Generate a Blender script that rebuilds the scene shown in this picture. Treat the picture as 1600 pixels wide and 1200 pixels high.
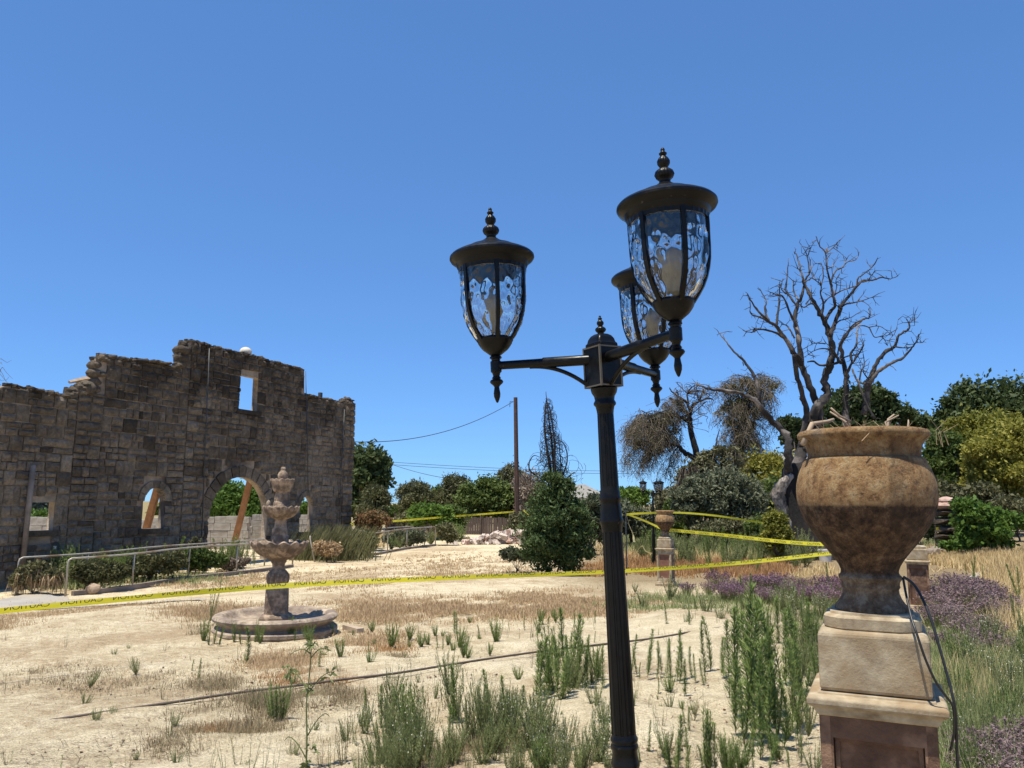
import bpy, bmesh, math, random
import numpy as np
from mathutils import Vector, Matrix
R = math.radians
scene = bpy.context.scene
COL = scene.collection
for _o in list(bpy.data.objects):
    bpy.data.objects.remove(_o)

# ------------------------------------------------------------------ camera
EYE = 1.5
F = 1248.0                      # focal length in photo pixels (1600 wide)
PITCH, ROLL = R(8.35), R(0.4)
fw = np.array([0, math.cos(PITCH), math.sin(PITCH)])
up0 = np.array([0, -math.sin(PITCH), math.cos(PITCH)])
rt0 = np.array([1.0, 0, 0])
rt = rt0 * math.cos(ROLL) + up0 * math.sin(ROLL)
up = up0 * math.cos(ROLL) - rt0 * math.sin(ROLL)
cam = bpy.data.cameras.new('camera')
cam.lens = 36 * F / 1600
cam.sensor_width = 36
cam.clip_start, cam.clip_end = 0.05, 3000
camo = bpy.data.objects.new('camera', cam)
COL.objects.link(camo)
mw = Matrix.Identity(4)
for i in range(3):
    mw[i][0], mw[i][1], mw[i][2] = rt[i], up[i], -fw[i]
mw[2][3] = EYE
camo.matrix_world = mw
scene.camera = camo

# ------------------------------------------------------------------ sky, sun, exposure
SUN_EL, SUN_AZ = R(74), R(223)          # azimuth of the direction towards the sun, from +X
sdir = Vector((math.cos(SUN_EL) * math.cos(SUN_AZ), math.cos(SUN_EL) * math.sin(SUN_AZ), math.sin(SUN_EL)))
world = bpy.data.worlds.new('World')
scene.world = world
world.use_nodes = True
nt = world.node_tree
bg = nt.nodes['Background']
sky = nt.nodes.new('ShaderNodeTexSky')
sky.sky_type = 'NISHITA'
sky.sun_disc = False
sky.sun_elevation = SUN_EL
sky.sun_rotation = math.atan2(sdir.x, sdir.y)
sky.altitude = 50
sky.air_density = 0.7
sky.dust_density = 0.0
sky.ozone_density = 1.5
gm = nt.nodes.new('ShaderNodeGamma')             # whole-sky grade: the photo's flatter, bluer sky
gm.inputs[1].default_value = 0.6
nt.links.new(sky.outputs[0], gm.inputs[0])
ti = nt.nodes.new('ShaderNodeMix'); ti.data_type = 'RGBA'; ti.blend_type = 'MULTIPLY'
ti.inputs[0].default_value = 1.0
ti.inputs[7].default_value = (0.69, 1.25, 2.05, 1)
nt.links.new(gm.outputs[0], ti.inputs[6])
nt.links.new(ti.outputs[2], bg.inputs[0])
bg.inputs[1].default_value = 0.112
sun = bpy.data.lights.new('sun', 'SUN')
sun.energy = 4.8
sun.angle = R(0.53)
sun.color = (1, 0.945, 0.82)
suno = bpy.data.objects.new('sun', sun)
COL.objects.link(suno)
suno.rotation_euler = sdir.to_track_quat('Z', 'Y').to_euler()
suno.location = (-20, -10, 60)
scene.view_settings.view_transform = 'Standard'
scene.view_settings.look = 'None'
scene.view_settings.gamma = 1
scene.view_settings.exposure = 0.55
scene.view_settings.use_curve_mapping = False
scene.cycles.max_bounces = 8
scene.cycles.transparent_max_bounces = 12
scene.cycles.transmission_bounces = 8

# ------------------------------------------------------------------ pixel / terrain helpers
def ray(px, py):
    return fw + (px - 800) / F * rt + (600 - py) / F * up

def at(px, py, Y):
    r = ray(px, py)
    return np.array([0, 0, EYE]) + r * (Y / r[1])

def sz(px, Y):
    return px * Y / F / math.cos(PITCH)

CP = np.array([(0, -8, -1.5), (0, 0, -1.5), (1.2, 2.6, -1.45), (-2, 5, -1.58), (2, 5, -1.5), (5, 6, -1.5), (-6, 7, -1.75), (-3.2, 11, -1.74), (3.4, 17.7, -1.77), (7.1, 13.8, -1.70),
               (-11.6, 21.4, -2.52), (-8.9, 26.3, -2.4), (-6.8, 32.6, -2.36), (-3.8, 40.9, -2.25), (0, 50, -2.15), (-20, 60, -2.2), (1, 24, -1.95),
               (10, 40, -1.75), (9, 25, -1.70), (16, 24, -1.45), (22, 45, -1.5), (-17, 22, -2.55), (-14, 12, -2.3), (-22, 30, -2.5), (30, 90, -1.5), (-60, 90, -2), (0, 120, -2), (80, 30, -1.2), (-80, 20, -2.4)])

def terr(x, y):
    x = np.asarray(x, float); y = np.asarray(y, float)
    num = np.zeros_like(x + y); den = np.zeros_like(x + y)
    for cx, cy, cz in CP:
        w = 1.0 / ((x - cx) ** 2 + (y - cy) ** 2 + 1.2) ** 1.6
        num = num + w * cz; den = den + w
    return num / den + EYE

def gz(x, y):
    return float(terr(x, y))

def ground(px, py):
    """the point of the terrain that a pixel of the photo shows"""
    r = ray(px, py)
    Y = 3.0; step = 0.25
    while Y < 200:
        p = np.array([0, 0, EYE]) + r * (Y / r[1])
        if p[2] <= gz(p[0], p[1]):
            lo, hi = Y - step, Y
            for _ in range(14):
                m = (lo + hi) / 2
                p = np.array([0, 0, EYE]) + r * (m / r[1])
                if p[2] <= gz(p[0], p[1]): hi = m
                else: lo = m
            return p
        Y += step
        if Y > 30: step = 1.0
    return np.array([0, 0, EYE]) + r * (200 / r[1])

def ground_many(px, py):
    """vectorised: pixel arrays -> N x 3 points on the terrain"""
    px = np.asarray(px, float); py = np.asarray(py, float)
    r = fw[None] + ((px - 800) / F)[:, None] * rt[None] + ((600 - py) / F)[:, None] * up[None]
    r = r / r[:, 1:2]
    Y = np.full(len(px), 10.0)
    for _ in range(25):
        z = terr(r[:, 0] * Y, Y)
        Yn = (z - EYE) / np.minimum(r[:, 2], -0.004)
        Y = np.clip(0.5 * Y + 0.5 * Yn, 2.5, 150)
    p = r * Y[:, None]
    p[:, 2] = terr(p[:, 0], p[:, 1])
    return p

# ------------------------------------------------------------------ object helpers
def tag(o, label=None, cat=None, group=None, kind=None):
    if label: o['label'] = label
    if cat: o['category'] = cat
    if group: o['group'] = group
    if kind: o['kind'] = kind
    return o

def empty(name, loc=(0, 0, 0), rz=0, label=None, cat=None, group=None, parent=None):
    o = bpy.data.objects.new(name, None)
    o.empty_display_size = 0.2
    COL.objects.link(o)
    o.location = tuple(float(v) for v in loc)
    o.rotation_euler = (0, 0, rz)
    if parent: o.parent = parent
    return tag(o, label, cat, group)

def link(name, me, parent=None, loc=None, rot=None, scale=None):
    o = bpy.data.objects.new(name, me)
    COL.objects.link(o)
    if parent: o.parent = parent
    if loc is not None: o.location = tuple(float(v) for v in loc)
    if rot is not None: o.rotation_euler = rot
    if scale is not None: o.scale = scale
    return o

class MB:
    """collects vertices and faces for one mesh"""
    def __init__(s):
        s.v = []; s.f = []; s.m = []; s.n = 0
    def add(s, V, Fs, mi=0):
        V = np.asarray(V, float).reshape(-1, 3)
        s.v.append(V)
        n = s.n
        s.f.extend([tuple(int(i) + n for i in f) for f in Fs])
        s.m.extend([mi] * len(Fs))
        s.n += len(V)
        return s
    def box(s, c, d, rz=0, mi=0, rot=None):
        x, y, z = np.array(d) / 2.0
        V = np.array([(-x, -y, -z), (x, -y, -z), (x, y, -z), (-x, y, -z), (-x, -y, z), (x, -y, z), (x, y, z), (-x, y, z)])
        if rot is not None:
            V = V @ np.array(rot).T
        if rz:
            c_, s_ = math.cos(rz), math.sin(rz)
            V = V @ np.array([[c_, s_, 0], [-s_, c_, 0], [0, 0, 1]])
        return s.add(V + np.array(c), [(0, 3, 2, 1), (4, 5, 6, 7), (0, 1, 5, 4), (1, 2, 6, 5), (2, 3, 7, 6), (3, 0, 4, 7)], mi)
    def tube(s, pts, rad, seg=8, mi=0, cap=True):
        P = np.array(pts, float); n = len(P)
        rad = np.full(n, rad, float) if np.isscalar(rad) else np.array(rad, float)
        T = np.gradient(P, axis=0)
        T /= np.linalg.norm(T, axis=1)[:, None] + 1e-12
        a = np.array([0, 0, 1.0]) if abs(T[0][2]) < 0.9 else np.array([1.0, 0, 0])
        N = np.cross(T[0], a); N /= np.linalg.norm(N)
        V = []
        th = np.arange(seg) * 2 * math.pi / seg
        for i in range(n):
            N = N - T[i] * np.dot(N, T[i]); N /= np.linalg.norm(N) + 1e-12
            B = np.cross(T[i], N)
            V.append(P[i] + rad[i] * (np.cos(th)[:, None] * N + np.sin(th)[:, None] * B))
        Fs = []
        for i in range(n - 1):
            for k in range(seg):
                k2 = (k + 1) % seg
                Fs.append((i * seg + k, i * seg + k2, (i + 1) * seg + k2, (i + 1) * seg + k))
        if cap:
            Fs.append(tuple(range(seg - 1, -1, -1)))
            Fs.append(tuple((n - 1) * seg + k for k in range(seg)))
        return s.add(np.concatenate(V), Fs, mi)
    def lathe(s, prof, seg=32, mod=None, c=(0, 0, 0), mi=0, a0=0.0):
        """prof: (radius, z) list; mod(i, theta) multiplies the radius"""
        th = a0 + np.arange(seg) * 2 * math.pi / seg
        V = []
        for i, (r, z) in enumerate(prof):
            rr = r * (mod(i, th) if mod else np.ones(seg))
            V.append(np.stack([rr * np.cos(th), rr * np.sin(th), np.full(seg, z)], 1))
        Fs = []
        for i in range(len(prof) - 1):
            for k in range(seg):
                k2 = (k + 1) % seg
                Fs.append((i * seg + k, (i + 1) * seg + k, (i + 1) * seg + k2, i * seg + k2))
        return s.add(np.concatenate(V) + np.array(c), Fs, mi)
    def mesh(s, name, mats, smooth=False, angle=None):
        me = bpy.data.meshes.new(name)
        V = np.concatenate(s.v) if s.v else np.zeros((0, 3))
        me.from_pydata(V.tolist(), [], s.f)
        for m in (mats if isinstance(mats, (list, tuple)) else [mats]):
            me.materials.append(m)
        if len(set(s.m)) > 1:
            me.polygons.foreach_set('material_index', s.m)
        if smooth:
            me.polygons.foreach_set('use_smooth', [True] * len(me.polygons))
            if angle:
                me.set_sharp_from_angle(angle=R(angle))
        me.update()
        return me
    def build(s, name, mats, parent=None, smooth=False, angle=None, **kw):
        return link(name, s.mesh(name, mats, smooth, angle), parent, **kw)

def quadmesh(name, V, nq, mat, k=4, matidx=None):
    """fast mesh of nq separate k-gons, V is (nq*k) x 3"""
    me = bpy.data.meshes.new(name)
    me.vertices.add(nq * k); me.loops.add(nq * k); me.polygons.add(nq)
    me.vertices.foreach_set('co', np.asarray(V, np.float32).ravel())
    me.loops.foreach_set('vertex_index', np.arange(nq * k, dtype=np.int32))
    me.polygons.foreach_set('loop_start', np.arange(0, nq * k, k, dtype=np.int32))
    me.polygons.foreach_set('loop_total', np.full(nq, k, np.int32))
    for m in (mat if isinstance(mat, (list, tuple)) else [mat]):
        me.materials.append(m)
    if matidx is not None:
        me.polygons.foreach_set('material_index', np.asarray(matidx, np.int32))
    me.update(calc_edges=True)
    return me

def copy_tree(o, parent=None, loc=None, rz=None, sc=None):
    c = o.copy(); COL.objects.link(c); c.parent = parent
    if loc is not None: c.location = tuple(float(v) for v in loc)
    if rz is not None: c.rotation_euler = (c.rotation_euler[0], c.rotation_euler[1], rz)
    if sc is not None: c.scale = (sc, sc, sc) if np.isscalar(sc) else sc
    for ch in o.children: copy_tree(ch, c)
    return c

# ------------------------------------------------------------------ materials
def newmat(name):
    m = bpy.data.materials.new(name); m.use_nodes = True
    t = m.node_tree; b = t.nodes['Principled BSDF']
    return m, t, b

def nd(t, ty, **kw):
    n = t.nodes.new(ty)
    for k, v in kw.items():
        if k.startswith('i_'): n.inputs[k[2:].replace('_', ' ')].default_value = v
        else: setattr(n, k, v)
    return n

def ramp(t, fac, stops, mode='LINEAR'):
    r = t.nodes.new('ShaderNodeValToRGB')
    r.color_ramp.interpolation = mode
    e = r.color_ramp.elements
    while len(e) < len(stops): e.new(0.5)
    for k, (p, c) in zip(e, stops):
        k.position = p
        k.color = (c, c, c, 1) if np.isscalar(c) else (*c, 1)
    t.links.new(fac, r.inputs[0])
    return r.outputs[0]

def coords(t, kind='Object', scale=(1, 1, 1)):
    c = nd(t, 'ShaderNodeTexCoord')
    src = c.outputs[kind]
    if kind == 'World':
        pass
    m = nd(t, 'ShaderNodeMapping'); m.inputs['Scale'].default_value = scale
    t.links.new(src, m.inputs[0])
    return m.outputs[0]

def wpos(t, scale=(1, 1, 1)):
    g = nd(t, 'ShaderNodeNewGeometry')
    m = nd(t, 'ShaderNodeMapping'); m.inputs['Scale'].default_value = scale
    t.links.new(g.outputs['Position'], m.inputs[0])
    return m.outputs[0]

def noise(t, co, scale, detail=6, rough=0.6, out='Fac'):
    n = nd(t, 'ShaderNodeTexNoise'); n.inputs['Scale'].default_value = scale
    n.inputs['Detail'].default_value = detail; n.inputs['Roughness'].default_value = rough
    t.links.new(co, n.inputs['Vector'])
    return n.outputs[out]

def mix(t, fac, a, b, mode='MIX'):
    m = nd(t, 'ShaderNodeMix', data_type='RGBA', blend_type=mode)
    for sock, v in ((m.inputs[0], fac), (m.inputs[6], a), (m.inputs[7], b)):
        if hasattr(v, 'links'): t.links.new(v, sock)
        elif np.isscalar(v): sock.default_value = v
        else: sock.default_value = (*v, 1)
    return m.outputs[2]

def mth(t, op, a, b=None, clamp=False):
    m = nd(t, 'ShaderNodeMath', operation=op, use_clamp=clamp)
    for i, v in enumerate((a, b)):
        if v is None: continue
        if hasattr(v, 'links'): t.links.new(v, m.inputs[i])
        else: m.inputs[i].default_value = v
    return m.outputs[0]

def bump(t, b, h, strength=0.4, dist=0.01):
    n = nd(t, 'ShaderNodeBump'); n.inputs['Strength'].default_value = strength; n.inputs['Distance'].default_value = dist
    t.links.new(h, n.inputs['Height']); t.links.new(n.outputs[0], b.inputs['Normal'])
    return n

def mottled(name, c0, c1, scale=6, rough=0.85, bs=0.4, bd=0.01, bscale=40, c2=None, s2=1.3, world=False, metallic=0.0, lo=0.35, hi=0.65):
    m, t, b = newmat(name)
    co = wpos(t) if world else coords(t)
    col = ramp(t, noise(t, co, scale), [(lo, c0), (hi, c1)])
    if c2 is not None:
        col = mix(t, ramp(t, noise(t, co, s2, 4), [(0.48, 0.0), (0.62, 1.0)]), col, c2)
    t.links.new(col, b.inputs['Base Color'])
    b.inputs['Roughness'].default_value = rough
    b.inputs['Metallic'].default_value = metallic
    if bs: bump(t, b, noise(t, co, bscale, 5, 0.7), bs, bd)
    return m

def leafmat(name, stops, trans=0.35, rough=0.6, objrand=True, gloss=0.25):
    m, t, b = newmat(name)
    g = nd(t, 'ShaderNodeNewGeometry')
    oi = nd(t, 'ShaderNodeObjectInfo')
    f = g.outputs['Random Per Island']
    if objrand:
        f = mth(t, 'ADD', mth(t, 'MULTIPLY', f, 0.6), mth(t, 'MULTIPLY', oi.outputs['Random'], 0.4))
    n = len(stops)
    col = ramp(t, f, [(i / max(1, n - 1), c) for i, c in enumerate(stops)])
    t.links.new(col, b.inputs['Base Color'])
    b.inputs['Roughness'].default_value = rough
    b.inputs['Specular IOR Level'].default_value = gloss
    tr = nd(t, 'ShaderNodeBsdfTranslucent'); t.links.new(col, tr.inputs[0])
    mx = nd(t, 'ShaderNodeMixShader'); mx.inputs[0].default_value = trans
    t.links.new(b.outputs[0], mx.inputs[1]); t.links.new(tr.outputs[0], mx.inputs[2])
    t.links.new(mx.outputs[0], t.nodes['Material Output'].inputs[0])
    return m

def stonemat(name, attr_type):
    """rock-faced blocks: a tone per block, grain, fire soot in drifting patches, heavier towards the wall head"""
    m, t, b = newmat(name)
    a = nd(t, 'ShaderNodeAttribute', attribute_name='tone', attribute_type=attr_type)
    p = wpos(t)
    base = ramp(t, a.outputs['Fac'], [(0, (0.115, 0.090, 0.064)), (0.2, (0.225, 0.178, 0.128)), (0.45, (0.31, 0.246, 0.178)), (0.75, (0.365, 0.293, 0.213)), (1, (0.42, 0.34, 0.25))])
    gr = ramp(t, noise(t, p, 9, 8, 0.75), [(0.3, 0.40), (0.7, 1.25)])
    base = mix(t, 1.0, base, gr, 'MULTIPLY')
    sp = nd(t, 'ShaderNodeSeparateXYZ'); t.links.new(p, sp.inputs[0])
    hz = nd(t, 'ShaderNodeMapRange'); hz.inputs[1].default_value = 1.5; hz.inputs[2].default_value = 7.0
    hz.inputs[3].default_value = -0.06; hz.inputs[4].default_value = 0.20
    t.links.new(sp.outputs[2], hz.inputs[0])
    so = mth(t, 'ADD', noise(t, p, 0.55, 5, 0.65), hz.outputs[0])
    so = mth(t, 'ADD', so, mth(t, 'MULTIPLY', noise(t, p, 3.6, 6, 0.7), 0.42))
    so = mth(t, 'SUBTRACT', so, mth(t, 'MULTIPLY', a.outputs['Fac'], 0.10))
    soot = ramp(t, so, [(0.56, 0.0), (0.90, 0.9)])
    col = mix(t, soot, base, (0.045, 0.034, 0.025))
    t.links.new(col, b.inputs['Base Color'])
    b.inputs['Roughness'].default_value = 0.92
    b.inputs['Specular IOR Level'].default_value = 0.2
    bump(t, b, noise(t, p, 11, 9, 0.8), 1.0, 0.11)
    return m

M = {}
M['stone_part'] = stonemat('rock_faced_stone', 'OBJECT')
M['stone_mass'] = stonemat('rock_faced_stone_mass', 'GEOMETRY')
M['mortar'] = mottled('mortar', (0.26, 0.20, 0.14), (0.40, 0.31, 0.22), 5, 0.95, 0.8, 0.05, 14, c2=(0.06, 0.046, 0.036), s2=0.6)
M['cantera'] = mottled('carved_cantera_stone', (0.17, 0.12, 0.08), (0.42, 0.305, 0.21), 11, 0.92, 1.0, 0.02, 34, c2=(0.13, 0.092, 0.066), s2=5.0, lo=0.42, hi=0.6)
M['rim'] = mottled('basin_stone', (0.22, 0.165, 0.115), (0.50, 0.395, 0.285), 9, 0.92, 1.0, 0.02, 34, c2=(0.22, 0.165, 0.13), s2=2.5)
M['timber'] = mottled('raw_timber', (0.25, 0.11, 0.045), (0.35, 0.165, 0.07), 5, 0.75, 0.3, 0.005, 30)
M['plank'] = mottled('weathered_planks', (0.06, 0.042, 0.034), (0.14, 0.10, 0.08), 4, 0.9, 0.5, 0.01, 25)
M['board'] = mottled('grey_board', (0.32, 0.24, 0.17), (0.46, 0.36, 0.26), 6, 0.85, 0.3, 0.005, 40)
M['rail'] = mottled('galvanised_rail', (0.30, 0.27, 0.225), (0.40, 0.36, 0.30), 8, 0.5, 0.1, 0.003, 60, c2=(0.24, 0.16, 0.10), s2=1.5, metallic=0.3)
M['concrete'] = mottled('worn_concrete', (0.27, 0.25, 0.225), (0.36, 0.335, 0.30), 0.9, 0.9, 0.5, 0.01, 50, c2=(0.36, 0.30, 0.22), s2=0.6)
M['kerb'] = mottled('dark_kerb', (0.17, 0.13, 0.10), (0.30, 0.24, 0.19), 3, 0.9, 0.4, 0.01, 30)
M['tar'] = mottled('creosoted_pole', (0.055, 0.030, 0.022), (0.095, 0.05, 0.036), 4, 0.85, 0.4, 0.01, 30)
M['wire'] = mottled('black_wire', (0.012, 0.012, 0.012), (0.025, 0.025, 0.025), 5, 0.6, 0)
M['rubber'] = mottled('black_rubber', (0.010, 0.010, 0.010), (0.022, 0.022, 0.022), 20, 0.45, 0.1, 0.002, 100)
M['hose'] = mottled('irrigation_hose', (0.06, 0.042, 0.032), (0.10, 0.072, 0.052), 20, 0.7, 0.1, 0.002, 100)
M['roof'] = mottled('grey_shingles', (0.18, 0.165, 0.145), (0.27, 0.25, 0.22), 3, 0.9, 0.4, 0.03, 12)
M['housewall'] = mottled('house_wall', (0.09, 0.085, 0.08), (0.13, 0.12, 0.11), 2, 0.8, 0)
M['fascia'] = mottled('white_fascia', (0.6, 0.62, 0.62), (0.72, 0.73, 0.72), 2, 0.6, 0)
M['whitewall'] = mottled('white_render', (0.36, 0.33, 0.29), (0.47, 0.43, 0.38), 2, 0.9, 0.4, 0.02, 16, c2=(0.27, 0.24, 0.20), s2=0.9)
M['rubble_a'] = mottled('rubble_block', (0.42, 0.34, 0.28), (0.60, 0.51, 0.44), 2.5, 0.95, 0.5, 0.03, 20)
M['rubble_b'] = mottled('rubble_pink', (0.34, 0.21, 0.16), (0.48, 0.33, 0.26), 2.5, 0.95, 0.5, 0.03, 20)
M['rock'] = mottled('brown_rock', (0.28, 0.19, 0.125), (0.44, 0.32, 0.22), 5, 0.95, 0.7, 0.03, 20)
M['pot'] = mottled('pale_pot', (0.5, 0.47, 0.43), (0.62, 0.59, 0.54), 4, 0.8, 0)
M['ball'] = mottled('pale_ball', (0.50, 0.45, 0.37), (0.60, 0.55, 0.46), 3, 0.8, 0.2, 0.01, 20)
M['dark'] = mottled('dark_metal_box', (0.03, 0.035, 0.04), (0.05, 0.055, 0.06), 5, 0.5, 0)
M['bark'] = mottled('dark_bark', (0.045, 0.035, 0.028), (0.11, 0.085, 0.068), 5, 0.95, 0.8, 0.05, 12)
M['bark_pale'] = mottled('bleached_wood', (0.40, 0.36, 0.32), (0.55, 0.50, 0.45), 3, 0.9, 0.5, 0.03, 10)
M['twig'] = mottled('dry_twigs', (0.30, 0.22, 0.15), (0.46, 0.35, 0.24), 8, 0.95, 0)
M['char'] = mottled('charred_stems', (0.012, 0.010, 0.009), (0.03, 0.025, 0.022), 5, 0.95, 0.3, 0.01, 20)

# black powder-coated lamp metal, slightly dusty
m, t, b = newmat('black_lamp_metal')
co = coords(t)
dust = ramp(t, noise(t, co, 18, 7, 0.7), [(0.45, 0.0), (0.75, 1.0)])
lc = mix(t, dust, (0.004, 0.004, 0.0042), (0.010, 0.0095, 0.009))
lc = mix(t, ramp(t, noise(t, co, 70, 3, 0.5), [(0.70, 0.0), (0.76, 0.5)]), lc, (0.10, 0.09, 0.075))
t.links.new(lc, b.inputs['Base Color'])
t.links.new(ramp(t, dust, [(0, 0.30), (1, 0.60)]), b.inputs['Roughness'])
bump(t, b, noise(t, co, 180, 3, 0.5), 0.12, 0.001)
b.inputs['Specular IOR Level'].default_value = 0.2
M['lamp'] = m
m, t, b = newmat('worn_lamp_edge')
b.inputs['Base Color'].default_value = (0.14, 0.115, 0.085, 1); b.inputs['Roughness'].default_value = 0.5; b.inputs['Metallic'].default_value = 0.4
M['lampedge'] = m

# hammered lantern glass
m, t, b = newmat('hammered_glass')
b.inputs['Base Color'].default_value = (0.86, 0.89, 0.90, 1)
b.inputs['Transmission Weight'].default_value = 1.0
b.inputs['Roughness'].default_value = 0.02
b.inputs['IOR'].default_value = 1.5
M['glass'] = m
m, t, b = newmat('frosted_bulb')
b.inputs['Base Color'].default_value = (0.30, 0.26, 0.21, 1); b.inputs['Roughness'].default_value = 0.4
M['bulb'] = m

# terracotta / concrete urn with dirt and underside shade painted below a line
def urnmat(name, line_z, tint=1.0):
    m, t, b = newmat(name)
    co = coords(t)
    n1 = noise(t, co, 24, 9, 0.8); n2 = noise(t, co, 55, 6, 0.8); n3 = noise(t, co, 2.6, 4, 0.6)
    col = ramp(t, n1, [(0.37, (0.14, 0.072, 0.032)), (0.46, (0.29, 0.165, 0.072)), (0.54, (0.37, 0.235, 0.11)), (0.64, (0.46, 0.335, 0.185))])
    col = mix(t, ramp(t, n3, [(0.5, 0.0), (0.68, 0.7)]), col, (0.38, 0.345, 0.27))
    sp = nd(t, 'ShaderNodeSeparateXYZ'); t.links.new(co, sp.inputs[0])
    z = mth(t, 'ADD', sp.outputs[2], mth(t, 'MULTIPLY', mth(t, 'SUBTRACT', n3, 0.5), 0.012))
    mr = nd(t, 'ShaderNodeMapRange'); mr.inputs[1].default_value = line_z - 0.004; mr.inputs[2].default_value = line_z + 0.004
    t.links.new(z, mr.inputs[0])
    stain_shade = ramp(t, n1, [(0.40, (0.030, 0.018, 0.011)), (0.49, (0.085, 0.048, 0.026)), (0.56, (0.155, 0.09, 0.048)), (0.66, (0.25, 0.175, 0.105))])  # dirt plus the shaded underside, painted darker below the line
    col = mix(t, mr.outputs[0], stain_shade, col)
    col = mix(t, ramp(t, n2, [(0.36, 0.75), (0.47, 0.0)]), col, (0.06, 0.045, 0.035))
    mf = nd(t, 'ShaderNodeMapRange'); mf.inputs[1].default_value = 0.108; mf.inputs[2].default_value = 0.118
    t.links.new(z, mf.inputs[0])
    foot = ramp(t, n1, [(0.38, (0.10, 0.065, 0.04)), (0.50, (0.20, 0.14, 0.09)), (0.62, (0.33, 0.27, 0.19))])
    col = mix(t, mf.outputs[0], foot, col)
    # run-down drip streaks and grey lichen bloom
    co2 = coords(t, 'Object', (16, 16, 1.6))
    col = mix(t, ramp(t, noise(t, co2, 1.0, 6, 0.7), [(0.50, 0.0), (0.66, 0.45)]), col, (0.09, 0.06, 0.038))
    col = mix(t, ramp(t, noise(t, co, 4.2, 7, 0.75), [(0.60, 0.0), (0.70, 0.4)]), col, (0.38, 0.34, 0.25))
    t.links.new(col, b.inputs['Base Color'])
    b.inputs['Roughness'].default_value = 0.9; b.inputs['Specular IOR Level'].default_value = 0.25
    bump(t, b, mth(t, 'ADD', n2, mth(t, 'MULTIPLY', n1, 0.9)), 1.0, 0.014)
    return m
M['block'] = mottled('lichened_plinth_stone', (0.20, 0.145, 0.085), (0.47, 0.39, 0.265), 11, 0.92, 0.7, 0.003, 110, c2=(0.27, 0.185, 0.10), s2=4.0)
M['terracotta'] = mottled('stained_terracotta', (0.085, 0.042, 0.024), (0.18, 0.095, 0.055), 8, 0.88, 0.8, 0.008, 50, c2=(0.30, 0.18, 0.11), s2=4)
M['terracotta_red'] = mottled('red_terracotta', (0.16, 0.07, 0.042), (0.25, 0.12, 0.075), 5, 0.88, 0.5, 0.006, 60, c2=(0.28, 0.18, 0.12), s2=2.6)

# caution tape
m, t, b = newmat('yellow_caution_tape')
t.links.new(ramp(t, noise(t, wpos(t), 2.0, 3), [(0.3, (0.90, 0.76, 0.03)), (0.7, (0.98, 0.88, 0.09))]), b.inputs['Base Color'])
b.inputs['Roughness'].default_value = 0.4
tr = nd(t, 'ShaderNodeBsdfTranslucent'); tr.inputs[0].default_value = (1.0, 0.88, 0.05, 1)
mx = nd(t, 'ShaderNodeMixShader'); mx.inputs[0].default_value = 0.4
t.links.new(b.outputs[0], mx.inputs[1]); t.links.new(tr.outputs[0], mx.inputs[2]); t.links.new(mx.outputs[0], t.nodes['Material Output'].inputs[0])
M['tape'] = m
m, t, b = newmat('faded_tape'); b.inputs['Base Color'].default_value = (0.80, 0.72, 0.36, 1); b.inputs['Roughness'].default_value = 0.5
M['tape_pale'] = m
m, t, b = newmat('black_print'); b.inputs['Base Color'].default_value = (0.045, 0.045, 0.03, 1); b.inputs['Roughness'].default_value = 0.5
M['print'] = m

# burnt oak: charcoal, sunlit highlights painted in pale; barkless bleached wood on the shoulder
m, t, b = newmat('burnt_oak_wood')
p = coords(t, 'Object', (1, 1, 0.35))
n1 = noise(t, p, 1.7, 6, 0.7)
col = ramp(t, n1, [(0.46, (0.012, 0.0095, 0.008)), (0.58, (0.035, 0.026, 0.021)), (0.66, (0.12, 0.09, 0.07)), (0.8, (0.26, 0.21, 0.175))])
t.links.new(col, b.inputs['Base Color']); b.inputs['Roughness'].default_value = 0.9
bump(t, b, noise(t, p, 7, 8, 0.75), 0.9, 0.08)
M['burnt'] = m
m, t, b = newmat('burnt_oak_branches')
p = coords(t)
col = ramp(t, noise(t, p, 1.2, 5, 0.6), [(0.44, (0.020, 0.017, 0.016)), (0.54, (0.055, 0.046, 0.041)), (0.60, (0.14, 0.118, 0.104)), (0.70, (0.30, 0.265, 0.235))])  # pale stops stand in for sun on the branches
t.links.new(col, b.inputs['Base Color']); b.inputs['Roughness'].default_value = 0.9
bump(t, b, noise(t, p, 9, 6, 0.7), 0.6, 0.04)
M['burnt_branch'] = m
m, t, b = newmat('bleached_bare_wood')
p = coords(t, 'Object', (1, 1, 0.3))
col = ramp(t, noise(t, p, 2.6, 7, 0.75), [(0.40, (0.02, 0.016, 0.013)), (0.50, (0.14, 0.115, 0.095)), (0.60, (0.40, 0.35, 0.30)), (0.8, (0.55, 0.50, 0.43))])
t.links.new(col, b.inputs['Base Color']); b.inputs['Roughness'].default_value = 0.9
bump(t, b, noise(t, p, 8, 6, 0.7), 0.8, 0.06)
M['bleached'] = m

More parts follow.
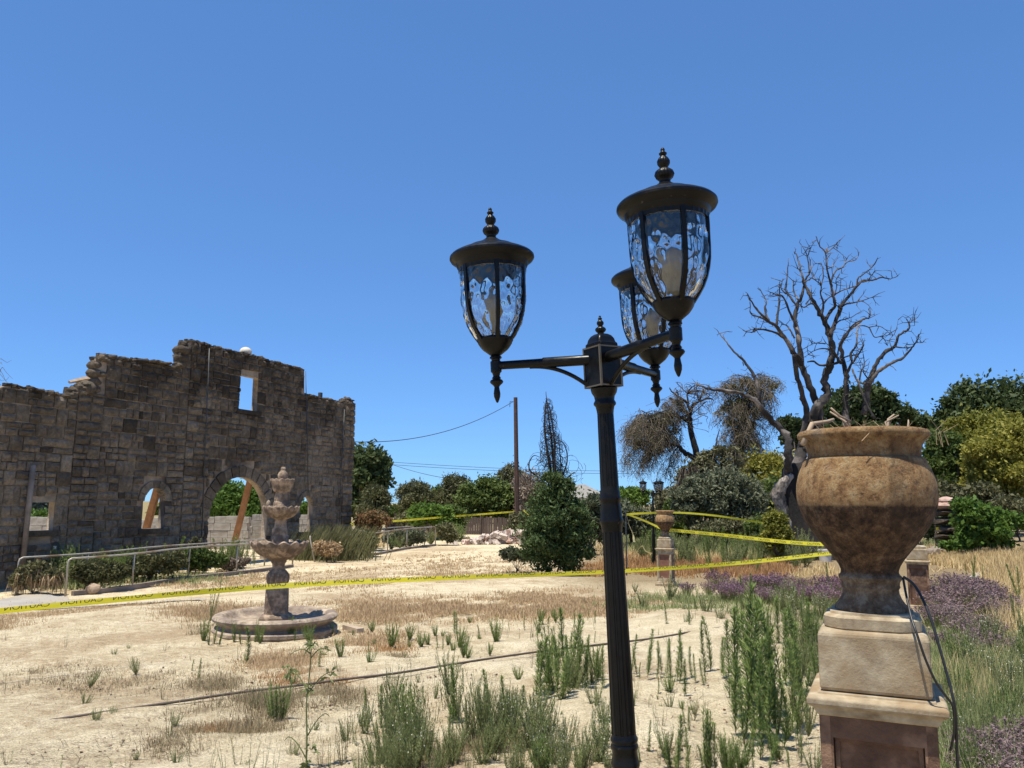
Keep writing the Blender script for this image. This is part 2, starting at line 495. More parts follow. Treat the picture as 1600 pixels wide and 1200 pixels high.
# foliage
M['lf_dark'] = leafmat('dark_oak_leaves', [(0.024, 0.042, 0.013), (0.055, 0.08, 0.025), (0.115, 0.145, 0.048)], 0.25)
M['lf_mid'] = leafmat('mid_green_leaves', [(0.045, 0.072, 0.017), (0.10, 0.14, 0.032), (0.19, 0.225, 0.062)], 0.35)
M['lf_bright'] = leafmat('bright_green_leaves', [(0.06, 0.12, 0.02), (0.12, 0.20, 0.035), (0.19, 0.27, 0.05)], 0.4)
M['lf_yellow'] = leafmat('yellow_green_leaves', [(0.11, 0.125, 0.020), (0.22, 0.22, 0.036), (0.40, 0.35, 0.075)], 0.4)
M['lf_olive'] = leafmat('olive_leaves', [(0.062, 0.066, 0.026), (0.12, 0.120, 0.050), (0.21, 0.20, 0.095)], 0.25)
M['lf_grey'] = leafmat('grey_green_leaves', [(0.055, 0.068, 0.036), (0.115, 0.13, 0.072), (0.21, 0.22, 0.135)], 0.25)
M['lf_bush'] = leafmat('juniper_leaves', [(0.028, 0.048, 0.016), (0.068, 0.105, 0.032), (0.15, 0.20, 0.068)], 0.25)
M['lf_brown'] = leafmat('scorched_leaves', [(0.12, 0.090, 0.065), (0.21, 0.165, 0.125), (0.32, 0.26, 0.20)], 0.25)
M['lf_dull'] = leafmat('dull_green_leaves', [(0.070, 0.070, 0.030), (0.13, 0.125, 0.058), (0.21, 0.195, 0.10)], 0.25)
M['lf_red'] = leafmat('reddish_shrub_leaves', [(0.16, 0.055, 0.03), (0.24, 0.12, 0.06), (0.20, 0.18, 0.07)], 0.3)
M['lf_pine'] = leafmat('pine_needles', [(0.03, 0.045, 0.04), (0.05, 0.07, 0.06), (0.075, 0.095, 0.08)], 0.2)
M['weed'] = leafmat('weed_leaves', [(0.11, 0.165, 0.042), (0.185, 0.25, 0.072), (0.29, 0.35, 0.12)], 0.35)
M['weed_grey'] = leafmat('grey_weed_leaves', [(0.13, 0.155, 0.055), (0.21, 0.24, 0.095), (0.31, 0.32, 0.15)], 0.3)
M['weed_stem'] = leafmat('weed_stems', [(0.11, 0.135, 0.05), (0.16, 0.17, 0.075)], 0.1)
M['straw'] = leafmat('straw', [(0.33, 0.225, 0.125), (0.46, 0.33, 0.19), (0.60, 0.46, 0.28)], 0.3)
M['straw_gold'] = leafmat('golden_straw', [(0.34, 0.23, 0.10), (0.50, 0.37, 0.18), (0.64, 0.50, 0.27)], 0.3)
M['straw_rust'] = leafmat('rusty_straw', [(0.26, 0.135, 0.055), (0.40, 0.23, 0.10), (0.48, 0.31, 0.15)], 0.3)
M['dark_litter'] = leafmat('dead_stems_shadow', [(0.09, 0.065, 0.04), (0.16, 0.115, 0.07), (0.26, 0.19, 0.12)], 0.1)
M['litter'] = leafmat('dead_weed_litter', [(0.19, 0.15, 0.085), (0.28, 0.22, 0.13), (0.40, 0.31, 0.19)], 0.2)
M['flower'] = leafmat('pale_flowers', [(0.55, 0.52, 0.36), (0.70, 0.68, 0.52)], 0.3)
M['lav'] = leafmat('purple_flowers', [(0.14, 0.065, 0.10), (0.22, 0.115, 0.165), (0.28, 0.18, 0.20)], 0.25)
M['lav_dull'] = leafmat('faded_purple_flowers', [(0.16, 0.10, 0.105), (0.25, 0.165, 0.175), (0.33, 0.24, 0.235)], 0.25)
# ================================================================== SETTING: ground, path
rng = np.random.default_rng(7)
def gmat():
    m, t, b = newmat('sandy_ground')
    p = wpos(t)
    n1 = noise(t, p, 0.35, 6, 0.6); n2 = noise(t, p, 2.6, 8, 0.7); n3 = noise(t, p, 60, 4, 0.8); n4 = noise(t, p, 9, 8, 0.75)
    col = ramp(t, n2, [(0.32, (0.52, 0.425, 0.27)), (0.5, (0.66, 0.555, 0.37)), (0.7, (0.77, 0.665, 0.47))])
    # flattened dead grass and bare darker earth
    dry = mth(t, 'ADD', mth(t, 'MULTIPLY', n1, 0.62), mth(t, 'MULTIPLY', n4, 0.42))
    col = mix(t, ramp(t, dry, [(0.505, 0.0), (0.60, 0.72)]), col, (0.36, 0.25, 0.145))
    col = mix(t, ramp(t, noise(t, p, 1.1, 6, 0.7), [(0.54, 0.0), (0.70, 0.5)]), col, (0.44, 0.31, 0.18))
    sep = nd(t, 'ShaderNodeSeparateXYZ'); t.links.new(p, sep.inputs[0])
    # the field beyond the yard is covered in dry grass
    far = nd(t, 'ShaderNodeMapRange'); far.inputs[1].default_value = 55; far.inputs[2].default_value = 75
    t.links.new(sep.outputs[1], far.inputs[0])
    col = mix(t, far.outputs[0], col, (0.26, 0.21, 0.10))
    # planted bed: browner soil on the lawn side of the urns
    rr = mth(t, 'SUBTRACT', sep.outputs[0], mth(t, 'MULTIPLY', sep.outputs[1], 0.16))
    bed = nd(t, 'ShaderNodeMapRange'); bed.inputs[1].default_value = 1.3; bed.inputs[2].default_value = 3.2
    t.links.new(mth(t, 'ADD', rr, mth(t, 'MULTIPLY', n1, 1.5)), bed.inputs[0])
    col = mix(t, mth(t, 'MULTIPLY', bed.outputs[0], 0.55), col, (0.30, 0.215, 0.13))
    b2y = nd(t, 'ShaderNodeMapRange'); b2y.inputs[1].default_value = 16.8; b2y.inputs[2].default_value = 19.5
    t.links.new(mth(t, 'ADD', sep.outputs[1], mth(t, 'MULTIPLY', n1, 2.0)), b2y.inputs[0])
    b2x = nd(t, 'ShaderNodeMapRange'); b2x.inputs[1].default_value = 0.9; b2x.inputs[2].default_value = 2.6
    t.links.new(mth(t, 'ADD', sep.outputs[0], mth(t, 'MULTIPLY', n4, 1.0)), b2x.inputs[0])
    col = mix(t, mth(t, 'MULTIPLY', mth(t, 'MULTIPLY', b2y.outputs[0], b2x.outputs[0]), 0.85), col, mix(t, n4, (0.20, 0.145, 0.075), (0.30, 0.22, 0.12)))
    n5 = noise(t, p, 230, 3, 0.8)
    col = mix(t, 0.7, col, ramp(t, n5, [(0.36, 0.55), (0.5, 1.0), (0.64, 1.25)]), 'MULTIPLY')
    sp = ramp(t, n3, [(0.34, 0.38), (0.5, 1.0), (0.66, 1.3)])
    col = mix(t, 0.8, col, sp, 'MULTIPLY')
    t.links.new(col, b.inputs['Base Color'])
    b.inputs['Roughness'].default_value = 0.97; b.inputs['Specular IOR Level'].default_value = 0.15
    h = mth(t, 'ADD', mth(t, 'MULTIPLY', n3, 0.5), mth(t, 'ADD', n4, mth(t, 'MULTIPLY', n2, 1.5)))
    bump(t, b, h, 0.9, 0.05)
    return m
M['ground'] = gmat()
n = 300
u = np.linspace(-1, 1, n)
xs = 1.6 * np.sinh(6.6 * u) ; ys = 6 + 1.6 * np.sinh(6.6 * u)
X, Y = np.meshgrid(xs, ys)
Z = terr(X, Y)
near = np.exp(-((X) ** 2 + (Y - 8) ** 2) / 600)
for k in range(40):
    a = rng.uniform(0, 6.28); fr = rng.uniform(0.5, 3.5); ph = rng.uniform(0, 6.28)
    Z = Z + near * 0.009 / fr * np.sin(fr * (X * math.cos(a) + Y * math.sin(a)) + ph)
for k in range(70):       # footprints and clods: finer unevenness
    a = rng.uniform(0, 6.28); fr = rng.uniform(4, 13); ph = rng.uniform(0, 6.28)
    Z = Z + near * 0.0020 * np.sin(fr * (X * math.cos(a) + Y * math.sin(a)) + ph) * (np.abs(X) + np.abs(Y - 6) < 16)
V = np.stack([X, Y, Z], -1).reshape(-1, 3)
idx = np.arange(n * n).reshape(n, n)
Q = np.stack([idx[:-1, :-1], idx[:-1, 1:], idx[1:, 1:], idx[1:, :-1]], -1).reshape(-1, 4)
me = bpy.data.meshes.new('ground')
me.from_pydata(V.tolist(), [], Q.tolist()); me.materials.append(M['ground'])
me.polygons.foreach_set('use_smooth', [True] * len(me.polygons))
tag(link('ground', me), 'pale sandy ground with patches of dead grass', kind='structure')

def sheet(name, pix, mat, lift, label, nu=30, nv=10):
    """a thin sheet on the terrain; pix: 4 corner pixels (bl, br, tr, tl)"""
    c = [ground(*q) for q in pix]
    V = []
    for j in range(nv + 1):
        for i in range(nu + 1):
            a, b_ = i / nu, j / nv
            p = (c[0] * (1 - a) + c[1] * a) * (1 - b_) + (c[3] * (1 - a) + c[2] * a) * b_
            w = 0.12 * math.sin(i * 1.7 + j) if j in (0, nv) else 0
            V.append((p[0], p[1] + w, gz(p[0], p[1]) + lift))
    Fs = [(j * (nu + 1) + i, j * (nu + 1) + i + 1, (j + 1) * (nu + 1) + i + 1, (j + 1) * (nu + 1) + i) for j in range(nv) for i in range(nu)]
    o = MB().add(V, Fs).build(name, mat, smooth=True)
    return tag(o, label, kind='structure')
sheet('path', [(-160, 962), (90, 953), (330, 938), (60, 925)], M['concrete'], 0.03, 'grey concrete path in front of the ramp')
sheet('garden_path', [(1500, 909), (1570, 893), (1590, 872), (1560, 876)], M['concrete'], 0.03, 'pale paved path through the dry grass')

# ================================================================== STONE RUIN
A = R(23.8); D = 22.0
wu = np.array([math.sin(A), math.cos(A), 0]); wn = np.array([math.cos(A), -math.sin(A), 0])
worg = -wn * D
ruin = empty('stone_building', (worg[0], worg[1], 0), math.pi / 2 - A, 'roofless burnt stone building front with stepped top and big arched doorway', 'building')
def wp(px, py):
    r = ray(px, py)
    k = -D / np.dot(r, wn)
    p = np.array([0, 0, EYE]) + r * k
    return float(np.dot(p - worg, wu)), float(p[2])
def ws(px, py=780): return wp(px, py)[0]
ZB = -1.6
# silhouette of the top, (pixel) left to right
TOP = [(-190, 580), (-60, 600), (0, 606), (16, 601), (24, 604), (60, 612), (106, 622), (109, 620), (112, 612), (122, 610), (126, 603), (147, 600), (149, 617), (151.5, 617), (151, 560),
       (165, 557), (185, 562), (225, 566), (262, 569), (281, 573), (283, 548), (290, 538), (300, 535), (340, 545), (400, 559), (440, 570), (476, 579), (476.5, 619), (500, 623), (534, 629),
       (536, 626), (545, 624), (555, 630)]
top = [wp(*q) for q in TOP]
tr_ = random.Random(3)
prof = []
for i in range(len(top) - 1):
    (s0, z0), (s1, z1) = top[i], top[i + 1]
    k = max(1, int(abs(s1 - s0) / 0.3))
    for j in range(k):
        f = j / k
        prof.append((s0 + (s1 - s0) * f, z0 + (z1 - z0) * f + (tr_.uniform(-.045, .045) if j else 0)))
prof.append(top[-1])
S0, S1 = top[0][0], top[-1][0]
ts = [q[0] for q in top]; tz = [q[1] for q in top]
def topz(s):
    return float(np.interp(s, np.maximum.accumulate(ts), tz))
def arch(sl, sr, zb, zt, rise):
    """opening outline with arched head, counter-clockwise list"""
    c = (sl + sr) / 2; r = (sr - sl) / 2
    pts = [(sl, zb), (sr, zb)]
    for k in range(0, 17):
        a = math.pi * k / 16
        pts.append((c + r * math.cos(a), zt - rise + rise * math.sin(a)))
    return pts
def op(pl, pr, pb, pt, rise_px=None):
    pm = (pl + pr) / 2
    pv = (pb + pt) / 2
    sl, sr = wp(pl, pv)[0], wp(pr, pv)[0]
    zb, zt = wp(pm, pb)[1], wp(pm, pt)[1]
    rise = 0 if rise_px is None else (sr - sl) / 2 * rise_px
    return dict(sl=sl, sr=sr, zb=zb, zt=zt, rise=rise)
OPS = [op(41, 85, 829, 785), op(224, 258, 826, 762, 1.0), op(325, 417, 905, 745, 1.0), op(375, 403, 641, 588), op(469, 489, 831, 775, 1.0)]
RING = [0, 0.26, 0.46, 0, 0.24]
cu = bpy.data.curves.new('wall', 'CURVE'); cu.dimensions = '2D'; cu.fill_mode = 'BOTH'
TH = 0.26
cu.extrude = TH / 2
def poly(pts):
    s = cu.splines.new('POLY'); s.points.add(len(pts) - 1)
    for q, p_ in zip(s.points, pts): q.co = (p_[0], p_[1], 0, 1)
    s.use_cyclic_u = True
poly([(S0, ZB)] + [(S1, ZB)] + prof[::-1])
for o_ in OPS:
    poly(arch(o_['sl'], o_['sr'], o_['zb'], o_['zt'], o_['rise']) if o_['rise'] else [(o_['sl'], o_['zb']), (o_['sr'], o_['zb']), (o_['sr'], o_['zt']), (o_['sl'], o_['zt'])])
tmp = bpy.data.objects.new('wall_curve', cu); COL.objects.link(tmp)
bpy.context.view_layer.update()
me = bpy.data.meshes.new_from_object(tmp.evaluated_get(bpy.context.evaluated_depsgraph_get()))
bpy.data.objects.remove(tmp)
me.materials.clear(); me.materials.append(M['mortar'])
# curve plane (x, y) -> wall (x, z); its +z faces the viewer (local -y)
core = link('wall', me, ruin, loc=(0, TH / 2 + 0.03, 0), rot=(math.pi / 2, 0, 0))

def stone_mesh(seed, nx=4, nz=3):
    """a rock-faced block, unit size: front at y=-1, back at y=0"""
    r = random.Random(seed)
    V = []; Fs = []
    for j in range(nz + 1):
        for i in range(nx + 1):
            x = i / nx - .5; z = j / nz - .5
            e = (i in (0, nx)) or (j in (0, nz))
            y = -0.42 if e else -r.uniform(0.72, 1.0)
            V.append((x * (1 - (r.uniform(0, .09) if i in (0, nx) else 0)) + (0 if e else r.uniform(-.06, .06)), y, z * (1 - (r.uniform(0, .13) if j in (0, nz) else 0)) + (0 if e else r.uniform(-.08, .08))))
    N = (nx + 1)
    for j in range(nz):
        for i in range(nx):
            Fs.append((j * N + i, j * N + i + 1, (j + 1) * N + i + 1, (j + 1) * N + i))
    ring = [i for i in range(N)] + [j * N + nx for j in range(1, nz + 1)] + [nz * N + i for i in range(nx - 1, -1, -1)] + [j * N for j in range(nz - 1, 0, -1)]
    b0 = len(V)
    for k in ring: V.append((V[k][0], 0, V[k][2]))
    L = len(ring)
    for k in range(L):
        Fs.append((ring[(k + 1) % L], ring[k], b0 + k, b0 + (k + 1) % L))
    return np.array(V), Fs
SV = [stone_mesh(i) for i in range(12)]
SM = []
for i, (v, f) in enumerate(SV):
    SM.append(MB().add(v, f).mesh('stone', M['stone_part']))

def blocked(z0, z1):
    """intervals of s taken by openings and arch rings between heights z0 and z1"""
    out = []
    for o_, rg in zip(OPS, RING):
        c = (o_['sl'] + o_['sr']) / 2; r = (o_['sr'] - o_['sl']) / 2
        spring = o_['zt'] - o_['rise']
        if z1 <= o_['zb'] - (0.16 if rg != 0.46 else 0) or z0 >= o_['zt'] + rg: continue
        if o_['rise'] and z0 > spring:
            q = (z0 - spring) / (o_['rise'] + rg)
            h = (r + rg) * math.sqrt(max(0, 1 - q * q))
        else:
            h = r + (rg if (o_['rise'] and z1 > spring) else 0.0)
        out.append((c - h, c + h))
    return sorted(out)
sr = random.Random(11)
SEG = [(S0, ws(108), 0.0), (ws(108), ws(150), 0.05), (ws(150), ws(284), 0.0), (ws(284), ws(321), 0.05), (ws(321), ws(474), 0.0), (ws(474), ws(534), -0.01), (ws(534), S1, 0.05)]
stones = []       # s0, s1, z0, z1, proud, tone
def put(s0, s1, z0, z1, pr):
    if s1 - s0 < 0.07 or z1 - z0 < 0.06: return
    sc_ = (s0 + s1) / 2
    tzv = min(topz(s0 + .05), topz(sc_), topz(s1 - .05))
    if z0 > tzv - 0.05: return
    if z1 > tzv: z1 = tzv + sr.uniform(-.02, .05)
    if z1 - z0 < 0.06: return
    for a, b_ in blocked(z0, z1):
        if s1 <= a or s0 >= b_: continue
        if s0 < a: put(s0, a, z0, z1, pr)
        if s1 > b_: put(b_, s1, z0, z1, pr)
        return
    tone = min(1, max(0, sr.gauss(0.55, 0.15)))
    if sr.random() < 0.05: tone = sr.uniform(0.02, 0.2)
    stones.append((s0, s1, z0, z1, pr + sr.uniform(-.025, .045), tone))
for a, b_, pr in SEG:
    z = -1.2 + sr.uniform(-.2, 0)
    while z < 8.2:
        h = sr.uniform(0.38, 0.58)
        s = a
        while s < b_ - 0.02:
            if sr.random() < 0.30:
                w = sr.uniform(0.28, 0.58)
                e = min(b_, s + w)
                if b_ - e < 0.15: e = b_
                put(s, e, z, z + h, pr)
            else:
                w = sr.uniform(0.42, 0.95)
                e = min(b_, s + w)
                if b_ - e < 0.2: e = b_
                c1 = z + h * sr.uniform(0.38, 0.62)
                for (q0, q1) in ((z, c1), (c1, z + h)):
                    if e - s > 0.45 and sr.random() < 0.8:
                        k = s + (e - s) * sr.uniform(0.32, 0.68)
                        put(s, k, q0, q1, pr); put(k, e, q0, q1, pr)
                    else:
                        put(s, e, q0, q1, pr)
            s = e
        z += h
# the 300 that show largest are blocks of their own, the rest one mass
def shown(q):
    p = worg + wu * (q[0] + q[1]) / 2
    out = 0 if (q[0] + q[1]) / 2 < ws(0) else 1
    return out * (q[1] - q[0]) * (q[3] - q[2]) / (p[1] ** 2.6) * (1 if q[3] > -0.4 else 0.2)
stones.sort(key=shown, reverse=True)
gap = 0.013
mass = MB(); tones = []
for i, (s0, s1, z0, z1, pr, tone) in enumerate(stones):
    w, h, d = s1 - s0 - gap, z1 - z0 - gap, 0.10 + pr
    c = ((s0 + s1) / 2, 0.04, (z0 + z1) / 2)
    k = sr.randrange(12); fx = sr.choice((1, -1))
    if i < 300:
        o = link('stone', SM[k], ruin, loc=c, scale=(w, d, h))
        o['tone'] = tone
    else:
        v, f = SV[k]
        mass.add(v * np.array([w, d, h]) + np.array(c), f)
        tones += [tone] * len(v)
mo = mass.build('stone_facing', M['stone_mass'], ruin)
at_ = mo.data.attributes.new('tone', 'FLOAT', 'POINT'); at_.data.foreach_set('value', tones)
tag(mo, 'smaller and farther blocks of the stone facing', kind='stuff')
# arch stones, wedge shaped
for o_, rg in zip(OPS, RING):
    if not o_['rise']:
        continue
    c = (o_['sl'] + o_['sr']) / 2; r = (o_['sr'] - o_['sl']) / 2; spring = o_['zt'] - o_['rise']; ry = o_['rise']
    nst = 15 if rg > 0.4 else 7
    for k in range(nst):
        a0 = math.pi * k / nst + 0.012; a1 = math.pi * (k + 1) / nst - 0.012
        rgk = rg * sr.uniform(0.86, 1.0)
        pts = []
        for a in (a0, (a0 + a1) / 2, a1): pts.append((c + r * math.cos(a), spring + ry * math.sin(a)))
        for a in (a1, (a0 + a1) / 2, a0): pts.append((c + (r + rgk) * math.cos(a), spring + (ry + rgk) * math.sin(a)))
        y0 = -0.02 - sr.uniform(0, .035)
        V = [(p_[0], y0, p_[1]) for p_ in pts] + [(p_[0], 0.12, p_[1]) for p_ in pts]
        Fs = [(0, 1, 4, 5), (1, 2, 3, 4)] + [((j + 1) % 6, j, j + 6, (j + 1) % 6 + 6) for j in range(6)]
        o = MB().add(V, Fs).build('arch_stone', M['stone_part'], ruin)
        o['tone'] = min(1, max(0, sr.gauss(0.45, 0.15)))
# sills
for q in (0, 1, 3, 4):
    o_ = OPS[q]
    b_ = MB().box(((o_['sl'] + o_['sr']) / 2, 0.08, o_['zb'] - 0.09), (o_['sr'] - o_['sl'] + 0.35, 0.34, 0.16))
    o = b_.build('window_sill', M['stone_part'], ruin); o['tone'] = 0.08
# rough coping lumps along the broken head of the wall
for k in range(150):
    s = sr.uniform(ws(-5), S1)
    zt = topz(s)
    v, f = SV[sr.randrange(12)]
    w, h = sr.uniform(.18, .42), sr.uniform(.10, .2)
    o = link('coping_stone', SM[sr.randrange(12)], ruin, loc=(s, sr.uniform(0.1, 0.3), zt + h * 0.2), scale=(w, sr.uniform(.2, .34), h), rot=(0, sr.uniform(-.2, .2), 0))
    o['tone'] = sr.uniform(0.1, 0.55)
# boulders closing the corner piers
for (px, py, r_) in ((124, 611, 0.26), (138, 607, 0.34), (290, 547, 0.34), (287, 560, 0.30), (286, 570, .26), (545, 632, 0.32), (114, 619, 0.24), (552, 635, 0.24), (152, 570, .22), (151, 583, .24), (152, 597, .22), (151, 608, .22)):
    s, z = wp(px, py)
    bm = bmesh.new(); bmesh.ops.create_icosphere(bm, subdivisions=2, radius=r_)
    for vv in bm.verts: vv.co *= sr.uniform(0.82, 1.1); vv.co.z *= 0.75
    me = bpy.data.meshes.new('coping_boulder'); bm.to_mesh(me); bm.free(); me.materials.append(M['stone_part'])
    me.polygons.foreach_set('use_smooth', [True] * len(me.polygons))
    o = link('coping_boulder', me, ruin, loc=(s, 0.15, z)); o['tone'] = 0.35
# drain pipe, thin dark strips added for the grooves beside the pilasters
def wl(px, py, off=-0.16):
    s, z = wp(px, py); return (s, off, z)
MB().tube([wl(46, 727), wl(38, 800), wl(29, 884)], 0.075, 8).build('drain_pipe', M['kerb'], ruin, smooth=True)
MB().tube([wl(322, 545), wl(317, 660), wl(310, 838)], 0.02, 6).build('groove_strip', M['dark'], ruin, smooth=True)
MB().tube([wl(476, 580, -.05), wl(477, 690, -.12), wl(478, 770, -.12)], 0.018, 6).build('groove_strip', M['dark'], ruin, smooth=True)
MB().tube([wl(535, 640, -.12), wl(530, 735, -.12), wl(527, 815, -.12)], 0.02, 6).build('groove_strip', M['dark'], ruin, smooth=True)
s, z = wp(506, 621); MB().box((s, .2, z - .05), (.14, .14, .55)).build('vent_stub', M['dark'], ruin)
# white ball on the wall head
s, z = wp(391.5, 552)
bm = bmesh.new(); bmesh.ops.create_uvsphere(bm, u_segments=24, v_segments=14, radius=0.235)
for vv in bm.verts: vv.co.z *= 0.82
me = bpy.data.meshes.new('stone_ball'); bm.to_mesh(me); bm.free(); me.materials.append(M['ball'])
me.polygons.foreach_set('use_smooth', [True] * len(me.polygons))
bp = worg + wu * s - wn * 0.25
tag(link('stone_ball', me, loc=(bp[0], bp[1], topz(s) + 0.20)), 'pale round ball sitting on top of the stone wall', 'ball')
# splintered board sticking out of the step
p0, p1 = np.array(at(108, 597, 24.6)), np.array(at(151, 590, 25.8))
MB().tube([p0, (p0 + p1) / 2 + np.array([0, 0, .02]), p1], [0.05, .08, .06], 4).build('splintered_board', M['board'])
tag(bpy.data.objects['splintered_board'], 'pale splintered board jutting out of the wall step', 'board')
# timber braces inside
def timber(name, a, b_, w, label):
    a, b_ = np.array(a), np.array(b_)
    d = b_ - a; L = np.linalg.norm(d); z_ = d / L
    x_ = np.cross(z_, np.array([0, 1.0, 0])); x_ /= np.linalg.norm(x_); y_ = np.cross(z_, x_)
    rot = np.stack([x_, y_, z_], 1)
    return tag(MB().box((a + b_) / 2, (w, w, L), rot=rot).build(name, M['timber']), label, 'timber')
timber('timber_brace', at(357, 885, 34.5), at(393, 742, 33.2), 0.21, 'orange brown timber prop leaning across the big arched doorway')
timber('timber_brace', at(222, 850, 29.0), at(250, 750, 27.6), 0.2, 'orange brown timber prop seen through the small arched window')

# broken inner walls behind the openings
def broken_wall(name, pix, Yd, label, thick=0.4, mat='whitewall', zb=-1.3, seed=1, sw=0.62, sh=0.34):
    """pix: list of top-edge pixels left to right, a run of coursed blocks below them"""
    r = random.Random(seed)
    P = [at(q[0], q[1], Yd + i * 0.0) for i, q in enumerate(pix)]
    x0, x1 = P[0][0], P[-1][0]
    root = empty(name, (x0, Yd, zb), 0, label, 'wall')
    xsx = [q[0] for q in P]; zz = [q[2] for q in P]
    z = zb
    while z < max(zz):
        x = x0 - r.uniform(0, sw * .5)
        while x < x1:
            w = sw * r.uniform(.7, 1.3)
            a, b_ = max(x, x0), min(x + w, x1)
            tz_ = float(np.interp((a + b_) / 2, xsx, zz))
            if b_ - a > .1 and z + sh * .4 < tz_:
                hh = min(sh, tz_ - z)
                o = link('block', BLK, root, loc=((a + b_) / 2 - x0, r.uniform(-.02, .02), z - zb + hh / 2), scale=(b_ - a - .015, thick, hh - .015))
                o.rotation_euler[2] = r.uniform(-.01, .01)
            x += w
        z += sh
    return root
bb = MB().box((0, 0, 0), (1, 1, 1)); BLK = bb.mesh('block', M['whitewall'])
broken_wall('inner_wall', [(318, 808), (360, 806), (385, 806), (391, 812)], 38.0, 'low pale block wall seen through the big arched doorway', seed=2)
broken_wall('inner_wall', [(384, 850), (390, 822), (398, 806), (408, 800), (420, 806), (432, 830)], 39.2, 'broken white wall stub at the edge of the arched doorway', seed=3, sw=.5, sh=.3)
broken_wall('inner_wall', [(20, 806), (50, 807), (95, 809)], 33.0, 'low white block wall seen through the square window', seed=4)
broken_wall('inner_wall', [(205, 813), (230, 812), (244, 805), (262, 808)], 33.5, 'low pale wall seen through the small arched window', seed=5)
broken_wall('inner_wall', [(462, 803), (475, 804), (492, 805)], 44.0, 'rough pale wall seen through the narrow window by the fountain', seed=6, sw=.35, sh=.25)
# ================================================================== FOUNTAIN
FY = 11.0
fk = FY / F
def fz(y): return at(434, y, FY)[2]
fc = at(434, 985, FY)
fbase = gz(fc[0], FY) - 0.02
fo = empty('fountain', (at(433, 930, FY)[0], FY, fbase), 0.2, 'tiered carved stone fountain with scalloped bowls standing in a round basin', 'fountain')
def flute(n, a, rows=None):
    def f(i, th):
        if rows is not None and i not in rows: return np.ones_like(th)
        return 1 - a + a * np.abs(np.cos(n * th / 2)) ** 0.6
    return f
def fpart(name, prof, mat, mod=None, seg=48, wave=None, parent=fo, smooth=True, ang=40):
    """prof: (radius px, y px)"""
    b_ = MB().lathe([(r * fk, fz(y) - fbase) for r, y in prof], seg, mod)
    if wave:
        V = b_.v[0]; nn, amp, rows = wave
        for i in rows:
            th = np.arange(seg) * 2 * math.pi / seg
            V[i * seg:(i + 1) * seg, 2] += amp * np.cos(nn * th)
    return b_.build(name, mat, parent, smooth=smooth, angle=ang)
def rsq(i, th):
    c = np.maximum(np.abs(np.cos(th)), np.abs(np.sin(th)))
    return np.minimum(1 / c, 1.26)
gy = 985
basin = fpart('basin', [(0.1, 969), (63.6, 970), (70.5, 968), (74.0, 963), (75.7, 960), (79.1, 958), (85.1, 957.5), (89.4, 959), (91.6, 962), (90.7, 965.5), (86.9, 968), (83.4, 971), (81.7, 974), (84.3, 977), (86.9, 980), (86.9, 1000)], M['rim'], seg=80)
fpart('basin_foot', [(84.3, 977), (89.4, 977.5), (91.6, 979.5), (91.6, 984), (89.4, 986), (89.4, 1000)], M['rim'], seg=80, parent=basin)
fpart('base_block', [(24, 976), (24, 964), (22, 961), (17, 958), (16.5, 930), (16, 920), (14.5, 917), (12, 916), (0.1, 916)], M['cantera'], rsq, seg=64, ang=30)
fpart('column', [(12, 917), (14, 914), (16.5, 909), (17.5, 903), (17, 898), (13.5, 893), (10, 889), (9, 886), (9.5, 881), (11.5, 878), (12, 874), (9, 873)], M['cantera'], flute(12, 0.13, (2, 3, 4)), seg=72)
fpart('lower_bowl', [(10, 876), (14, 874.5), (22, 871), (31, 866), (37, 860), (40.5, 855), (43.5, 851), (44, 847.5), (41, 846), (36, 849), (20, 856), (0.1, 858)], M['cantera'], flute(14, 0.085, (1, 2, 3, 4, 5, 6, 7)), seg=168, wave=(14, 0.017, (6, 7, 8)))
fpart('middle_column', [(13.5, 857), (13.5, 838), (12, 836), (12.5, 832), (12, 826), (9.5, 824), (8.5, 818), (9, 812), (11, 809)], M['cantera'], flute(12, 0.1, (3, 4)), seg=72)
fpart('middle_bowl', [(8, 812), (12, 810.5), (19, 807), (24, 802), (26.5, 798), (28, 795), (28, 792), (26, 791), (22, 793), (0.1, 798)], M['cantera'], flute(14, 0.08, (1, 2, 3, 4, 5, 6)), seg=168, wave=(14, 0.010, (5, 6, 7)))
fpart('upper_column', [(12.5, 798), (12, 785), (10.5, 782.5), (11.5, 780), (11, 774), (9.5, 772), (9.5, 768), (11, 766)], M['cantera'], flute(12, 0.1, (3, 4)), seg=72)
fpart('upper_bowl', [(8, 769), (12.5, 768), (15, 763.5), (15.8, 758), (17.4, 754.5), (18.5, 752), (18.5, 749.5), (17, 748.5), (13, 750), (0.1, 752)], M['cantera'], flute(12, 0.08, (1, 2, 3, 4, 5, 6)), seg=144, wave=(12, 0.008, (5, 6, 7)))
fpart('finial', [(6, 752), (6.5, 749), (7.6, 745), (7.8, 742), (6.5, 738.5), (4, 736), (3.4, 734), (3.9, 732), (2.6, 729.5), (0.1, 729)], M['cantera'], seg=32)
q = at(434 + 0, 789, FY)
MB().lathe([(0.02, 0), (0.03, .03), (0.025, .06), (0.012, .075), (0.002, .085)], 12).build('spout', M['rim'], fo, smooth=True, loc=(-0.16, -.12, fz(791) - fbase))
# board beside the basin
p = ground(562, 987)
o = MB().box((0, 0, 0.03), (0.42, 0.10, 0.06)).build('loose_board', M['board'], loc=(p[0] - .1, p[1] + .05, p[2]), rot=(0, 0, -0.9))
tag(o, 'short sawn board lying on the sand beside the fountain basin', 'board')

